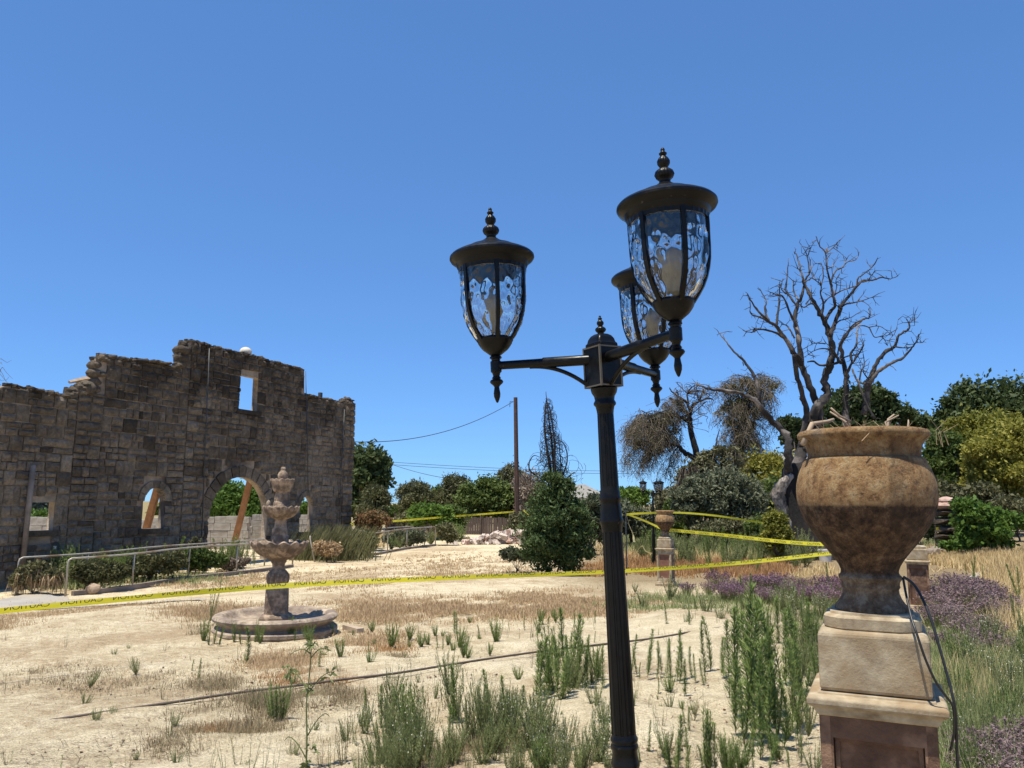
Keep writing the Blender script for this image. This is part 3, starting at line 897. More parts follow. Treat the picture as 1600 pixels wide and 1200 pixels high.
# ================================================================== STREET LAMPS
def mm(px): return px * 0.00231      # lantern pixels at its distance -> metres
def fin_mod(n):
    return lambda i, th: 1 - 0.10 + 0.10 * np.abs(np.cos(n * th / 2))
def pane_mesh(seed, ribs=6):
    """one curved pane of hammered glass between two ribs, with real thickness"""
    r = np.random.default_rng(seed)
    zs = [(424, 50.5), (437, 50.5), (450, 50), (465, 50), (480, 48.8), (492, 46.6), (503, 43.2), (514, 38), (523, 32), (531, 25)]
    zz = np.linspace(424, 531, 40); rr = np.interp(zz, [a for a, _ in zs], [c for _, c in zs])
    nt_, na = 40, 26
    th = np.linspace(-math.pi / ribs + 0.03, math.pi / ribs - 0.03, na)
    pts = r.uniform(0, 1, (40, 2))
    uu, vv = np.meshgrid(np.linspace(0, 1, na), np.linspace(0, 1, nt_))
    d = np.full(uu.shape, 9.0)
    for q in pts:
        d = np.minimum(d, np.hypot((uu - q[0]) * 1.0, (vv - q[1]) * 1.9))
    dent = np.clip(1 - d / 0.2, 0, 1) ** 1.2 * 0.0055
    V = []
    for lay, off in ((0, 0.0), (1, -0.0045)):
        R_ = mm(rr)[:, None] + off + (dent if lay == 0 else -0.4 * dent)
        V.append(np.stack([R_ * np.cos(th)[None], R_ * np.sin(th)[None], np.repeat(mm(568 - zz)[:, None], na, 1)], -1).reshape(-1, 3))
    n0 = nt_ * na
    I = np.arange(n0).reshape(nt_, na)
    Fs = []
    for j in range(nt_ - 1):
        for i in range(na - 1):
            Fs.append((I[j + 1, i], I[j + 1, i + 1], I[j, i + 1], I[j, i]))
            Fs.append((n0 + I[j, i], n0 + I[j, i + 1], n0 + I[j + 1, i + 1], n0 + I[j + 1, i]))
    br = list(I[0, :]) + list(I[1:, -1]) + list(I[-1, :-1][::-1]) + list(I[1:-1, 0][::-1])
    for k in range(len(br)):
        a, b_ = br[k], br[(k + 1) % len(br)]
        Fs.append((a, b_, b_ + n0, a + n0))
    return MB().add(np.concatenate(V), Fs).mesh('glass_pane', M['glass'], smooth=True)
PANES = [pane_mesh(s) for s in (1, 2, 3)]
def P_(lst): return [(mm(r), mm(568 - y)) for y, r in lst]
def lantern_meshes():
    d = {}
    b_ = MB().lathe(P_([(377, 8), (379, 11), (383, 17), (387, 26), (390, 32), (391, 37), (395, 41), (397, 50), (400, 57), (403, 63), (406, 66), (409, 66.3), (412, 64.5), (415, 60), (417, 57), (421, 55.5), (425, 53), (427, 50), (420, 48), (410, 44), (400, 20), (399, 0.1)]), 64)
    d['cap'] = b_.mesh('cap', M['lamp'], True, 35)
    fp = P_([(377, 8), (375, 7.5), (373, 8), (370, 11.5), (366, 13.4), (362, 12), (358.5, 7), (357, 5), (355.5, 6), (352, 8.4), (348, 8.6), (344.5, 6.5), (342, 4), (341, 3.6), (339.5, 5), (338, 5.4), (336.5, 3.6), (335, 2.6), (333, 3), (331, 1.8), (330, 0.1)])
    rows = {3, 4, 5, 8, 9, 10, 11}
    d['finial'] = MB().lathe(fp, 60, lambda i, th: (0.9 + 0.1 * np.abs(np.cos(10 * th)) if i in rows else np.ones_like(th))).mesh('finial', M['lamp'], True, 50)
    rb = MB()
    zs = [(420, 52), (437, 52), (450, 51.5), (465, 51.3), (480, 50.2), (492, 48), (503, 44.6), (514, 39.5), (523, 33.5), (533, 26)]
    for k in range(6):
        a = math.pi / 6 + k * math.pi / 3
        e = np.array([math.cos(a), math.sin(a), 0]); f_ = np.array([-math.sin(a), math.cos(a), 0])
        V = []
        for y, r in zs:
            for (dr, da) in ((-5, -3.6), (-5, 3.6), (1.6, 3.0), (1.6, -3.0)):
                V.append(e * mm(r + dr) + f_ * mm(da) + np.array([0, 0, mm(568 - y)]))
        Fs = []
        for j in range(len(zs) - 1):
            for q in range(4):
                Fs.append((j * 4 + q, j * 4 + (q + 1) % 4, (j + 1) * 4 + (q + 1) % 4, (j + 1) * 4 + q))
        rb.add(V, Fs)
    # beaded gallery ring under the cap
    rb.lathe(P_([(418, 47), (418, 54), (430, 53), (430, 47)]), 72, lambda i, th: 1 - 0.012 * (np.cos(72 / 2 * th) > 0))
    d['cage'] = rb.mesh('lantern', M['lamp'])
    d['cup'] = MB().lathe(P_([(526, 20), (527, 26.5), (529, 28), (532, 28), (534, 26.5), (536, 26), (541, 22.5), (545, 19), (549, 13.5), (552, 9.5), (553.5, 7), (555, 9), (557, 9.5), (558.5, 7), (561, 6.6), (562, 8.6), (577, 8.4), (578.5, 6.4), (583, 5), (586, 7), (587.5, 6), (589, 9), (591.5, 10.4), (593.5, 9.2), (597, 5.2), (599, 3.8), (602, 4.2), (608, 5.2), (613, 4.8), (618, 3), (621, 1.6), (622, 0.1)]), 40).mesh('cup_and_drop', M['lamp'], True, 40)
    d['bulb'] = MB().lathe(P_([(520, 0.1), (518, 8), (505, 9), (502, 10), (492, 14), (482, 15.5), (472, 14), (463, 9), (459, 4), (458, 0.1)]), 28).mesh('bulb', M['bulb'], True, 60)
    return d
LM = lantern_meshes()
def street_lamp(loc, lean, rz, label, group, arms, post_bottom, glass=True, arm_len=0.375):
    """local z=0 at the arm axis, post runs down to post_bottom"""
    root = empty('street_lamp', loc, rz, label, 'lamp', group)
    root.rotation_euler = (lean[0], lean[1], rz)
    k = 2.85 / F
    def q(lst): return [(r * k * .9, (568 - y) * k) for y, r in lst]
    body = [(613, 20), (616, 23.5), (622, 22), (628, 18), (634, 17), (638, 19.5), (641, 19.5), (644, 16.5), (650, 15), (656, 14.2)]
    nb = int(40)
    yb = 568 - post_bottom / k
    prof = q(body)
    prof_low = q([(656, 14.2), (700, 14.8), (740, 15.4), (770, 15.9)])
    def pm(i, th): return 1 - 0.075 * (np.abs(np.cos(6 * th)) < 0.45)
    post = MB().lathe(prof, 48)
    post.lathe(prof_low, 96, pm)
    post.lathe(q([(768, 16), (774, 16), (777, 17.2), (783, 17.2), (786, 18.6), (789, 18.6), (791, 17.4), (796, 17), (806, 18.2), (815, 18.6), (820, 20.2), (824, 20.2), (827, 18.4), (833, 17.6), (838, 17)]), 48)
    post.lathe(q([(838, 17), (920, 18), (1000, 18.8), (1080, 19.6), (1132, 20)]), 96, pm)
    post.lathe(q([(1132, 20), (1136, 20.6), (1139, 22.6), (1142, 22.6), (1145, 21), (1149, 22.6), (1152, 22.6), (1155, 21), (1163, 21), (1170, 22), (1173, 23.5), (1177, 23.5), (1180, 22), (1185, 23), (1189, 24), (1194, 21)]), 48)
    post.lathe(q([(1192, 21), (1220, 24), (1240, 30), (1246, 30), (yb, 34)]), 48)
    post.build('post', M['lamp'], root, smooth=True, angle=38)
    # square junction box with framed panels and domed lid
    hw = 22.5 * k; z0, z1 = (568 - 614) * k, (568 - 549) * k
    bx = MB().box((0, 0, (z0 + z1) / 2), (2 * hw * .92, 2 * hw * .92, z1 - z0), rz=ABOX)
    jb = bx.build('junction_box', M['lamp'], root)
    e = MB()
    for sx in (-1, 1):
        for sy in (-1, 1):
            c_, s_ = math.cos(ABOX), math.sin(ABOX)
            x, y = sx * hw * .9, sy * hw * .9
            e.box((x * c_ - y * s_, x * s_ + y * c_, (z0 + z1) / 2), (0.007, 0.007, z1 - z0), rz=ABOX)
    for zz in (z0 + .004, z1 - .004):
        for (dx, dy, lx, ly) in ((0, 1, 2, 0), (0, -1, 2, 0), (1, 0, 0, 2), (-1, 0, 0, 2)):
            c_, s_ = math.cos(ABOX), math.sin(ABOX)
            x, y = dx * hw * .93, dy * hw * .93
            e.box((x * c_ - y * s_, x * s_ + y * c_, zz), (max(.005, lx * hw * .9), max(.005, ly * hw * .9), .005), rz=ABOX)
    e.build('box_edging', M['lampedge'], jb)
    sqm = lambda i, th: np.minimum(1 / np.maximum(np.abs(np.cos(th - ABOX)), np.abs(np.sin(th - ABOX))), 1.3) * 0.86
    MB().lathe(q([(551, 24), (547, 25.5), (544, 25), (542, 22.5), (536, 20.5), (531, 16.5), (528, 11), (527, 0.1)]), 64, sqm).build('lid', M['lamp'], jb, smooth=True, angle=30)
    kf = 0.62
    fo_ = link('finial', LM['finial'], root, loc=(0, 0, (568 - 528) * k - 375 * 0), scale=(kf * 1.05, kf * 1.05, kf * 1.05))
    fo_.location.z = (568 - 528) * k - mm(568 - 377) * kf * 1.05
    for a, L in arms:
        d = np.array([math.cos(a), math.sin(a), 0])
        lan = link('lantern', LM['cage'], root, loc=d * L, rot=(0, 0, a + math.pi / 6 * 0.55), scale=(1.04, 1.04, 1.11))
        link('cap', LM['cap'], lan); link('finial', LM['finial'], lan); link('cup_and_drop', LM['cup'], lan); link('bulb', LM['bulb'], lan)
        if glass:
            for g_ in range(6):
                link('glass_pane', PANES[g_ % 3], lan, rot=(0, 0, g_ * math.pi / 3))
        ar = MB().tube([d * 0.04, d * (L * .55), d * (L * .56), d * L], [0.0195, .0195, .0165, .0155], 16)
        b2 = []
        for j in range(13):
            f_ = j / 12
            x = 0.05 + (L * .68 - 0.05) * f_
            z = -0.088 * (1 - f_) ** 2.2 - 0.012
            b2.append(d * x + np.array([0, 0, z]))
        ar.tube(b2, 0.0075, 8)
        ar.build('arm', M['lamp'], root, smooth=True, angle=40)
    return root
ABOX = R(32)
LPY = 2.85
lp = at(941, 561, LPY)
arms3 = [(R(172), .39), (R(-66.5), .455), (R(57.5), .50)]
street_lamp(lp, (0, R(-2.7), 0)[:2], 0, 'big black three lantern street lamp standing close up before the weeds', 'black street lamps', arms3, -(lp[2] + 0.02) if False else -(lp[2] + .1))
l2 = at(1020, 771, 24.0)
far_lamp = street_lamp(l2, (0, 0), R(10), 'small distant black street lamp beside the far urn', 'black street lamps', [(R(175), .375), (R(-62), .375), (R(45), .375)], -(l2[2] - gz(l2[0], 24.0) + 0.1) / 0.78)
far_lamp.scale = (0.78,) * 3

# ================================================================== URNS ON PEDESTALS
UK = 2.6 / F / math.cos(R(24)) * math.cos(R(24))
RZU = R(-25)
UKU = UK * 0.895
def urn_mesh(line):
    u_ = [(658, 84), (656.5, 90), (656.5, 98), (658, 103), (661, 106), (665, 107), (669, 106), (672, 103), (676, 98.5), (682, 94.5), (690, 92), (698, 91), (703, 91), (704.5, 93), (706, 96.5), (710, 99), (716, 100.5), (724, 104.5), (735, 108.5), (748, 111.5), (760, 112.5), (772, 112.5), (783, 111), (800, 106), (815, 99.5), (832, 89), (848, 77), (862, 65.5), (875, 55.5), (886, 48.5), (894, 45.5), (898, 45.5), (901, 47), (903, 49.5), (906, 50), (909, 49), (912, 46.5), (918, 45.5), (921, 46.5), (925, 44), (932, 44.5), (940, 47.5), (947, 52), (953, 57), (956, 58), (960, 58)]
    UK = UKU
    ub = MB().lathe([(r * UK, (960 - y) * UK) for y, r in u_], 96)
    ub.lathe([(84 * UK, (960 - 657) * UK), (80 * UK, (960 - 662) * UK), (78 * UK, (960 - 680) * UK), (0.001, (960 - 682) * UK)], 96)
    return ub.mesh('urn', urnmat('aged_urn_clay', line), True, 50)
UM = urn_mesh((960 - 786) * UKU)
soilm = mottled('dry_soil', (0.16, 0.11, 0.07), (0.26, 0.19, 0.13), 12, 0.95, 0.5, 0.01, 60)
def pedestal(loc, rz, label, group, sc=1.0, with_plinth=True, shaft=0.81, red=False):
    """local z=0 on the ground; cap top at shaft height"""
    root = empty('pedestal', loc, rz, label, 'pedestal', group)
    root.scale = (sc,) * 3
    W = 76 * UK; cap = 91 * UK; T = M['terracotta_red'] if red else M['terracotta']
    def ring(hw0, z0, hw1, z1): return [(hw0, z0), (hw1, z1)]
    def sq(prof, name, mat, parent=root, bev=0.004):
        b_ = MB()
        V = []
        for hw, z in prof:
            V += [(-hw, -hw, z), (hw, -hw, z), (hw, hw, z), (-hw, hw, z)]
        Fs = []
        for i in range(len(prof) - 1):
            for k in range(4):
                Fs.append((i * 4 + k, i * 4 + (k + 1) % 4, (i + 1) * 4 + (k + 1) % 4, (i + 1) * 4 + k))
        Fs.append((3, 2, 1, 0)); nn = (len(prof) - 1) * 4; Fs.append((nn, nn + 1, nn + 2, nn + 3))
        o = b_.add(V, Fs).build(name, mat, parent)
        if bev:
            md = o.modifiers.new('soft', 'BEVEL'); md.width = bev; md.segments = 2; md.limit_method = 'ANGLE'
        return o
    zc = shaft
    sq([(W + .035, -.15), (W + .035, .055), (W + .03, .07), (W + .012, .075), (W + .012, .095), (W, .105)], 'base', M['block'])
    sh = sq([(W - .03, .105), (W - .03, zc - .06)], 'shaft', T)
    # raised frame round a sunk panel on the four faces
    for k in range(4):
        fr = MB()
        zt, zb = zc - .062, .108
        w2, th = W - .0005, .036
        y0 = -(W - .03)
        for (cx, cz, lx, lz) in ((-w2 + th / 2, (zt + zb) / 2, th, zt - zb), (w2 - th / 2, (zt + zb) / 2, th, zt - zb), (0, zt - .03, 2 * w2 - 2 * th, .06), (0, zb + .03, 2 * w2 - 2 * th, .06)):
            fr.box((cx, y0 - .0145, cz), (lx, .029, lz))
        # thin inner moulding
        for (cx, cz, lx, lz) in ((-w2 + th + .010, (zt + zb) / 2, .012, zt - zb - .12), (w2 - th - .010, (zt + zb) / 2, .012, zt - zb - .12), (0, zt - .067, 2 * w2 - 2 * th - .032, .012), (0, zb + .067, 2 * w2 - 2 * th - .032, .012)):
            fr.box((cx, y0 - .006, cz), (lx, .012, lz))
        fr.build('panel_frame', T if not red else M['block'], sh, rot=(0, 0, k * math.pi / 2))
    sq([(W - .001, zc - .062), (W + .008, zc - .055), (W + .012, zc - .042), (cap - .012, zc - .034), (cap, zc - .026), (cap, zc - .010), (cap - .006, zc - .004), (cap - .03, zc), (cap - .03, zc + .006), (cap - .05, zc + .008)], 'cap', M['block'], bev=.005)
    if with_plinth:
        b1 = 73.5 * UK
        sq([(b1 - .004, zc + .009), (b1, zc + .02), (b1, zc + .178), (b1 - .012, zc + .188)], 'plinth_block', M['block'], bev=.014)
        MB().lathe([(0.001, zc + .188), (64 * UK, zc + .188), (66 * UK, zc + .192), (66 * UK, zc + .222), (63 * UK, zc + .227), (58 * UK, zc + .230), (57 * UK, zc + .237), (0.001, zc + .238)], 64, lambda i, th: np.minimum(1 / np.maximum(np.abs(np.cos(th)), np.abs(np.sin(th))), 1.16)).build('round_plinth', M['block'], root, smooth=True, angle=35)
    return root
u1 = at(1369, 1075, 2.6)
SH1 = 0.81
p1z = u1[2] - SH1
pedestal((u1[0], 2.6, p1z), RZU, 'stained terracotta pedestal with stone block holding the big close urn', 'square pedestals', shaft=SH1, with_plinth=True)
urn1 = tag(link('urn', UM, loc=(u1[0], 2.6, p1z + SH1 + .237)), 'big weathered clay urn seen close up on its pedestal', 'urn', 'clay urns')
MB().lathe([(77.5 * UKU, 0), (60 * UKU, .012), (30 * UKU, .02), (0.001, .022)], 32).build('soil', soilm, urn1, smooth=True, loc=(0, 0, (960 - 680) * UKU))
def place_far(px, py_base, Yd, label, lab2, red):
    p = at(px, py_base, Yd)
    z = gz(p[0], Yd)
    pedestal((p[0], Yd, z - .02), RZU, label, 'square pedestals', shaft=SH1, red=red)
    return p[0], z - .02
x2, z2 = place_far(1041, 910, 17.7, 'red panelled pedestal under the small distant urn', '', True)
urn2 = tag(link('urn', UM, loc=(x2, 17.7, z2 + SH1 + .237)), 'small distant clay urn on the red panelled pedestal', 'urn', 'clay urns')
x3, z3 = place_far(1437, 940, 13.4, 'terracotta pedestal without an urn half hidden behind the big urn', '', False)

# dead sticks in the big urn
dp = empty('dead_plant', (u1[0], 2.6, p1z + SH1 + .237 + (960 - 682) * UKU), 0, 'dry bare sticks and stalks poking out of the big urn', 'plant')
pr_ = random.Random(5)
for (pts, r_) in (([(-.20, -.02, 0), (-.16, 0, .07), (-.10, .02, .08), (-.07, .05, .09)], .010), ([(-.10, 0, .0), (-.05, -.03, .08), (-.09, -.05, .09), (-.12, -.06, .115)], .006),
                  ([(-.02, 0, 0), (-.04, 0, .07), (-.10, 0, .11)], .005), ([(.08, 0, 0), (.10, .02, .09), (.12, .02, .105)], .006), ([(.10, 0, 0), (.09, .02, .08), (.125, .0, .10)], .005), ([(.16, .04, 0), (.175, .04, .08), (.18, .05, .09)], .004)):
    MB().tube(pts, np.linspace(r_, r_ * .5, len(pts)), 6).build('stick', M['twig'], dp, smooth=True)
st = MB()
for k in range(70):
    x, y = pr_.gauss(.03, .09), pr_.gauss(0, .06)
    h = pr_.uniform(.04, .09)
    st.tube([(x, y, 0), (x + pr_.gauss(0, .01), y, h * .6), (x + pr_.gauss(0, .025), y + pr_.gauss(0, .02), h)], [.0016, .0012, .0006], 3, cap=False)
tag(st.build('stalks', M['straw'], dp), kind='stuff')

# black cables hanging from the urn
def upx(px, py, Y=2.5): return at(px, py, Y)
def spline(pts, n=40):
    P = np.array(pts, float); tt = np.linspace(0, len(P) - 1, n); out = []
    for u_ in tt:
        i = min(int(u_), len(P) - 2); f_ = u_ - i
        p0, p1_, p2, p3 = P[max(i - 1, 0)], P[i], P[i + 1], P[min(i + 2, len(P) - 1)]
        out.append(0.5 * ((2 * p1_) + (-p0 + p2) * f_ + (2 * p0 - 5 * p1_ + 4 * p2 - p3) * f_ ** 2 + (-p0 + 3 * p1_ - 3 * p2 + p3) * f_ ** 3))
    return np.array(out)
c1 = spline([upx(1411, 901, 2.52), upx(1430, 916, 2.5), upx(1450, 955, 2.45), upx(1466, 1005, 2.42), upx(1480, 1055, 2.40), upx(1489, 1090, 2.38), upx(1493, 1115, 2.38), upx(1495, 1160, 2.39), upx(1498, 1230, 2.40), upx(1500, 1300, 2.40)])
tag(MB().tube(c1, 0.0042, 8).build('cable', M['rubber'], smooth=True), 'outer black cable looping down beside the big urn pedestal', 'cable')
c2 = spline([upx(1411, 903, 2.50), upx(1416, 930, 2.46), upx(1424, 965, 2.40), upx(1433, 992, 2.365), upx(1446, 1030, 2.36), upx(1462, 1065, 2.36), upx(1478, 1088, 2.365), upx(1489, 1105, 2.37), upx(1491, 1140, 2.38), upx(1488, 1160, 2.39), upx(1485, 1172, 2.40)])
tag(MB().tube(c2, 0.0036, 8).build('cable', M['rubber'], smooth=True), 'inner black cable lying over the plinth block of the big urn', 'cable')

# ================================================================== CAUTION TAPE
tx = bpy.data.curves.new('txt', 'FONT'); tx.body = 'CAUTION'; tx.size = 1; tx.align_x = 'CENTER'
to = bpy.data.objects.new('txt', tx); COL.objects.link(to); bpy.context.view_layer.update()
tme = bpy.data.meshes.new_from_object(to.evaluated_get(bpy.context.evaluated_depsgraph_get()))
bpy.data.objects.remove(to)
def text_geo(clip=None):
    bm = bmesh.new(); bm.from_mesh(tme)
    bmesh.ops.triangulate(bm, faces=bm.faces[:])
    if clip is not None:
        bmesh.ops.bisect_plane(bm, geom=bm.verts[:] + bm.edges[:] + bm.faces[:], plane_co=(0, clip, 0), plane_no=(0, 1, 0), clear_outer=True)
        bmesh.ops.triangulate(bm, faces=bm.faces[:])
    V = np.array([v.co[:2] for v in bm.verts]); Fs = [tuple(v.index for v in f.verts) for f in bm.faces]
    bm.verts.index_update()
    Fs = [tuple(v.index for v in f.verts) for f in bm.faces]
    bm.free(); return V, Fs
TXT_FULL = text_geo(); TXT_CUT = text_geo(0.42)
def tape(pts, width, label, text=None, period=0.62, tsize=0.045, vis=1.0, group=None, tilt=0.0, mat='tape', start=0.2, sagn=60, twist=0.25):
    """ribbon along pts; text: None, 'full' or 'mirror'"""
    P = spline(pts, sagn)
    T = np.gradient(P, axis=0); T /= np.linalg.norm(T, axis=1)[:, None]
    L = np.concatenate([[0], np.cumsum(np.linalg.norm(np.diff(P, axis=0), axis=1))])
    W = []
    for i in range(len(P)):
        toc = np.array([0, -1.0, 0])
        w = np.array([0, 0, 1.0]) - T[i] * T[i][2]; w /= np.linalg.norm(w)
        a = tilt + twist * math.sin(L[i] * 0.9 + 1.0)
        w = w * math.cos(a) + np.cross(T[i], w) * math.sin(a)
        W.append(w)
    W = np.array(W)
    V = np.concatenate([P - W * width / 2, P + W * width / 2]); n_ = len(P)
    Fs = [(i, i + 1, n_ + i + 1, n_ + i) for i in range(n_ - 1)]
    o = MB().add(V, Fs).build('caution_tape', M[mat], smooth=True)
    tag(o, label, 'tape', group)
    if text:
        tv, tf = TXT_FULL if text == 'full' else TXT_CUT
        lt = MB(); s = start
        while s < L[-1] - 0.3:
            x = tv[:, 0] * tsize * 1.25
            y = tv[:, 1] * tsize
            if text == 'mirror':
                x = -x
                v = width / 2 - 0.42 * tsize + y        # lower half of the letters, cut by the folded upper edge
            else:
                v = y - 0.36 * tsize
            ss = s + x
            c = np.stack([np.interp(ss, L, P[:, k]) for k in range(3)], 1)
            w = np.stack([np.interp(ss, L, W[:, k]) for k in range(3)], 1)
            tt = np.stack([np.interp(ss, L, T[:, k]) for k in range(3)], 1)
            nrm = np.cross(tt, w); nrm *= np.where(nrm[:, 1:2] > 0, -1, 1)
            MB().add(c + w * v[:, None] + nrm * 0.002, tf).build('lettering', M['print'], o)
            s += period
    return o
TW = 0.057
tape([at(-70, 962, 7.6), at(150, 940, 8.3), at(430, 916, 9.3), at(700, 903, 10.4), at(950, 893.5, 11.4), at(1150, 880, 12.2), at(1310, 863, 12.8), at(1415, 852, 13.2)], TW, 'long yellow caution tape stretched in front of the fountain', 'mirror', 0.47, 0.068, start=0.1)
tape([at(979, 803, 21.5), at(1010, 815, 20), at(1040, 829, 18.1), at(1046, 829, 18.0)], TW * .9, 'short yellow tape running from the thin stake to the far urn', twist=.2)
tape([at(1046, 828, 17.95), at(1130, 836, 16.6), at(1220, 846, 15.2), at(1290, 850.5, 14.2), at(1370, 851, 13.4), at(1415, 852, 13.3)], TW * 1.15, 'yellow caution tape stretched from the far urn towards the hidden pedestal', 'full', 0.42, 0.055, twist=.12)
tape([at(978, 804, 21.5), at(1005, 802, 23), at(1060, 801, 24.5), at(1120, 806, 25.5), at(1195, 817, 26.2), at(1262, 822, 25.9)], TW, 'thin yellow tape crossing behind the far lamp to the burnt trunk', twist=.2)
tape([at(535, 820, 40), at(600, 815.5, 42), at(700, 807.5, 46), at(804, 799.5, 50)], 0.10, 'yellow tape strung in front of the plank fence to the pole', 'full', 0.6, .06, twist=.15)
tape([at(817, 797, 44), at(826, 803, 38), at(838, 811, 30)], 0.10, 'short yellow tape end reaching into the big bush', twist=.2)
tape([at(1462, 826, 25), at(1490, 822, 25.2), at(1521, 818.5, 25.4)], 0.075, 'short yellow tape across the dark stone pillar', twist=.2)
tape([at(979, 805, 21.4), at(983, 820, 21.3), at(989, 835, 21.2), at(991, 847, 21.2)], 0.055, 'pale limp tape end dangling from the thin stake', mat='tape_pale', twist=.6)
tape([at(985, 873, 18.5), at(995, 862, 18.6), at(1003, 853, 18.7), at(1009, 861, 18.7), at(1019, 865, 18.8)], 0.03, 'pale loose tape loop caught on the dry weeds', mat='tape_pale', twist=.6)
a, b_ = at(978, 796, 21.5), at(977, 850, 21.5)
tag(MB().tube([(a[0], 21.52, gz(a[0], 21.5) - .1), (a[0], 21.52, a[2])], 0.02, 6).build('stake', M['dark']), 'thin dark stake holding the ends of two yellow tapes', 'stake')

# ================================================================== RAMP HANDRAILS, KERB
def handrail(pts, label, h=0.95, step=1.9, bend=True, mat=None, lean=None):
    """pts: ground line (x, y)"""
    P = np.array(pts, float)
    L = np.concatenate([[0], np.cumsum(np.linalg.norm(np.diff(P, axis=0), axis=1))])
    root = empty('handrail', (P[0][0], P[0][1], gz(*P[0])), 0, label, 'railing', 'steel ramp handrails')
    o0 = np.array([P[0][0], P[0][1], gz(*P[0])])
    def pt(s, z):
        x = np.interp(s, L, P[:, 0]); y = np.interp(s, L, P[:, 1])
        return np.array([x, y, gz(x, y) + z]) - o0
    rail = [pt(0, -.1), pt(0, h - .12), pt(.02, h - .04), pt(.10, h)] + [pt(s, h) for s in np.arange(0.6, L[-1] - .2, 0.8)] + [pt(L[-1] - .1, h), pt(L[-1] - .02, h - .05), pt(L[-1], h - .14), pt(L[-1], -.1)]
    MB().tube(rail, 0.028, 10).build('rail', M['rail'], root, smooth=True)
    s = step
    while s < L[-1] - .6:
        a_ = pt(s, -.1); c_ = pt(s, h - .02)
        MB().tube([a_, c_], 0.023, 8).build('post', M['rail'], root, smooth=True)
        s += step
    return root
nr = np.array([[-11.6, 21.4], [-10.7, 22.9], [-8.9, 26.3], [-7.75, 29.0]])
off = np.array([-1.15, 0.50])
handrail(nr, 'nearer steel handrail of the ramp starting beside the small rock')
handrail(nr + off + np.array([[-.2, -.4], [0, 0], [0, 0], [0, 0]]), 'steel handrail running between the near rail and the stone building')
nr2 = np.array([[-6.85, 32.6], [-5.9, 34.9], [-4.9, 37.8], [-3.8, 40.9]])
handrail(nr2, 'steel handrail along the far part of the ramp by the sand track')
handrail(nr2 + off, 'steel handrail on the inner side of the far ramp')
# loose bent post between the two runs
a = at(487, 838, 31.0); b_ = at(493, 871, 31.0)
tag(MB().tube([at(486, 839, 31.2), at(484.6, 838, 31.1), at(484.5, 841, 31.0), at(488, 858, 31.0), (b_[0], b_[1], gz(b_[0], b_[1]) - .1)], 0.03, 8).build('bent_rail_post', M['rail'], smooth=True), 'bent loose railing post leaning in the gap of the ramp', 'post')
for nm, q in (('kerb', nr), ('kerb', nr2)):
    kb = MB(); V = []
    Q_ = np.array([np.array([np.interp(s, np.arange(len(q)), q[:, k]) for k in (0, 1)]) for s in np.linspace(0.12, len(q) - 1, 24)])
    for x, y in Q_:
        z = gz(x, y)
        for dx, dz in ((-.08, -.1), (-.08, .1), (.06, .1), (.06, -.1)):
            V.append((x + dx * wn[0], y + dx * wn[1], z + dz))
    Fs = []
    for i in range(len(Q_) - 1):
        for k in range(4): Fs.append((i * 4 + k, i * 4 + (k + 1) % 4, (i + 1) * 4 + (k + 1) % 4, (i + 1) * 4 + k))
    Fs += [(0, 1, 2, 3), tuple((len(Q_) - 1) * 4 + k for k in (3, 2, 1, 0))]
    tag(kb.add(V, Fs).build(nm, M['kerb']), 'low weathered kerb along the foot of the ramp rail', kind='structure')

# ================================================================== ROCK, SLAB, HOSE, METER BOX
def rock(loc, s, seed, mat, name='rock'):
    r = random.Random(seed)
    bm = bmesh.new(); bmesh.ops.create_icosphere(bm, subdivisions=2, radius=1)
    for v in bm.verts:
        k = r.uniform(.82, 1.08); v.co = Vector((v.co.x * s[0] * k, v.co.y * s[1] * k, v.co.z * s[2] * k))
    me = bpy.data.meshes.new(name); bm.to_mesh(me); bm.free(); me.materials.append(mat)
    return link(name, me, loc=loc)
p = ground(142, 928)
tag(rock((p[0], p[1] + .1, p[2] + .12), (.19, .17, .16), 3, M['rock']), 'brown rock sitting at the start of the ramp kerb', 'rock')
p = ground(208, 1008)
tag(MB().box((0, 0, .0), (.36, .30, .05)).build('utility_cover', M['kerb'], loc=(p[0], p[1], p[2] - .012), rot=(0, 0, .1)), 'flat grey utility cover set in the sand', 'cover')
hp = []
for (x, y) in ((-60, 1152), (0, 1145), (100, 1129), (200, 1114), (300, 1099), (380, 1087), (470, 1076), (545, 1066), (620, 1057), (700, 1044), (770, 1033), (840, 1023), (905, 1015), (985, 1006), (1030, 1000), (1075, 992), (1120, 985), (1145, 981)):
    p = ground(x, y); hp.append((p[0], p[1], p[2] + .030))
tag(MB().tube(spline(hp, 120), 0.011, 6).build('irrigation_hose', M['hose'], smooth=True), 'thin dark irrigation hose lying across the sand', 'hose')
mt = at(88, 853, 24.0)
mp = empty('meter_stand', (mt[0], 24.0, gz(mt[0], 24.0)), 0, 'small dark meter box on a thin post before the stone wall', 'box')
MB().box((0, 0, mt[2] - gz(mt[0], 24)), (.16, .12, .24)).build('box', M['dark'], mp)
MB().box((0, -.065, mt[2] - .05 - gz(mt[0], 24)), (.10, .008, .10)).build('dial', M['fascia'], mp)
MB().tube([(0, 0, -.1), (0, 0, mt[2] - gz(mt[0], 24) - .1)], .02, 6).build('post', M['rail'], mp)
a = at(60, 872, 23.2)
tag(MB().box((0, 0, .4), (.10, .06, 1.0)).build('marker_post', M['timber'], loc=(a[0], 23.2, gz(a[0], 23.2) - .1)), 'orange brown marker post among the shrubs at the ramp', 'post')
bs = at(68, 872, 23.9)
bt = empty('tank_frame', (bs[0], 23.9, gz(bs[0], 23.9)), 0, 'grey flat topped cabinet at the foot of the stone wall', 'cabinet')
MB().box((0, 0, .75), (1.1, .5, .04)).build('top', M['rail'], bt)
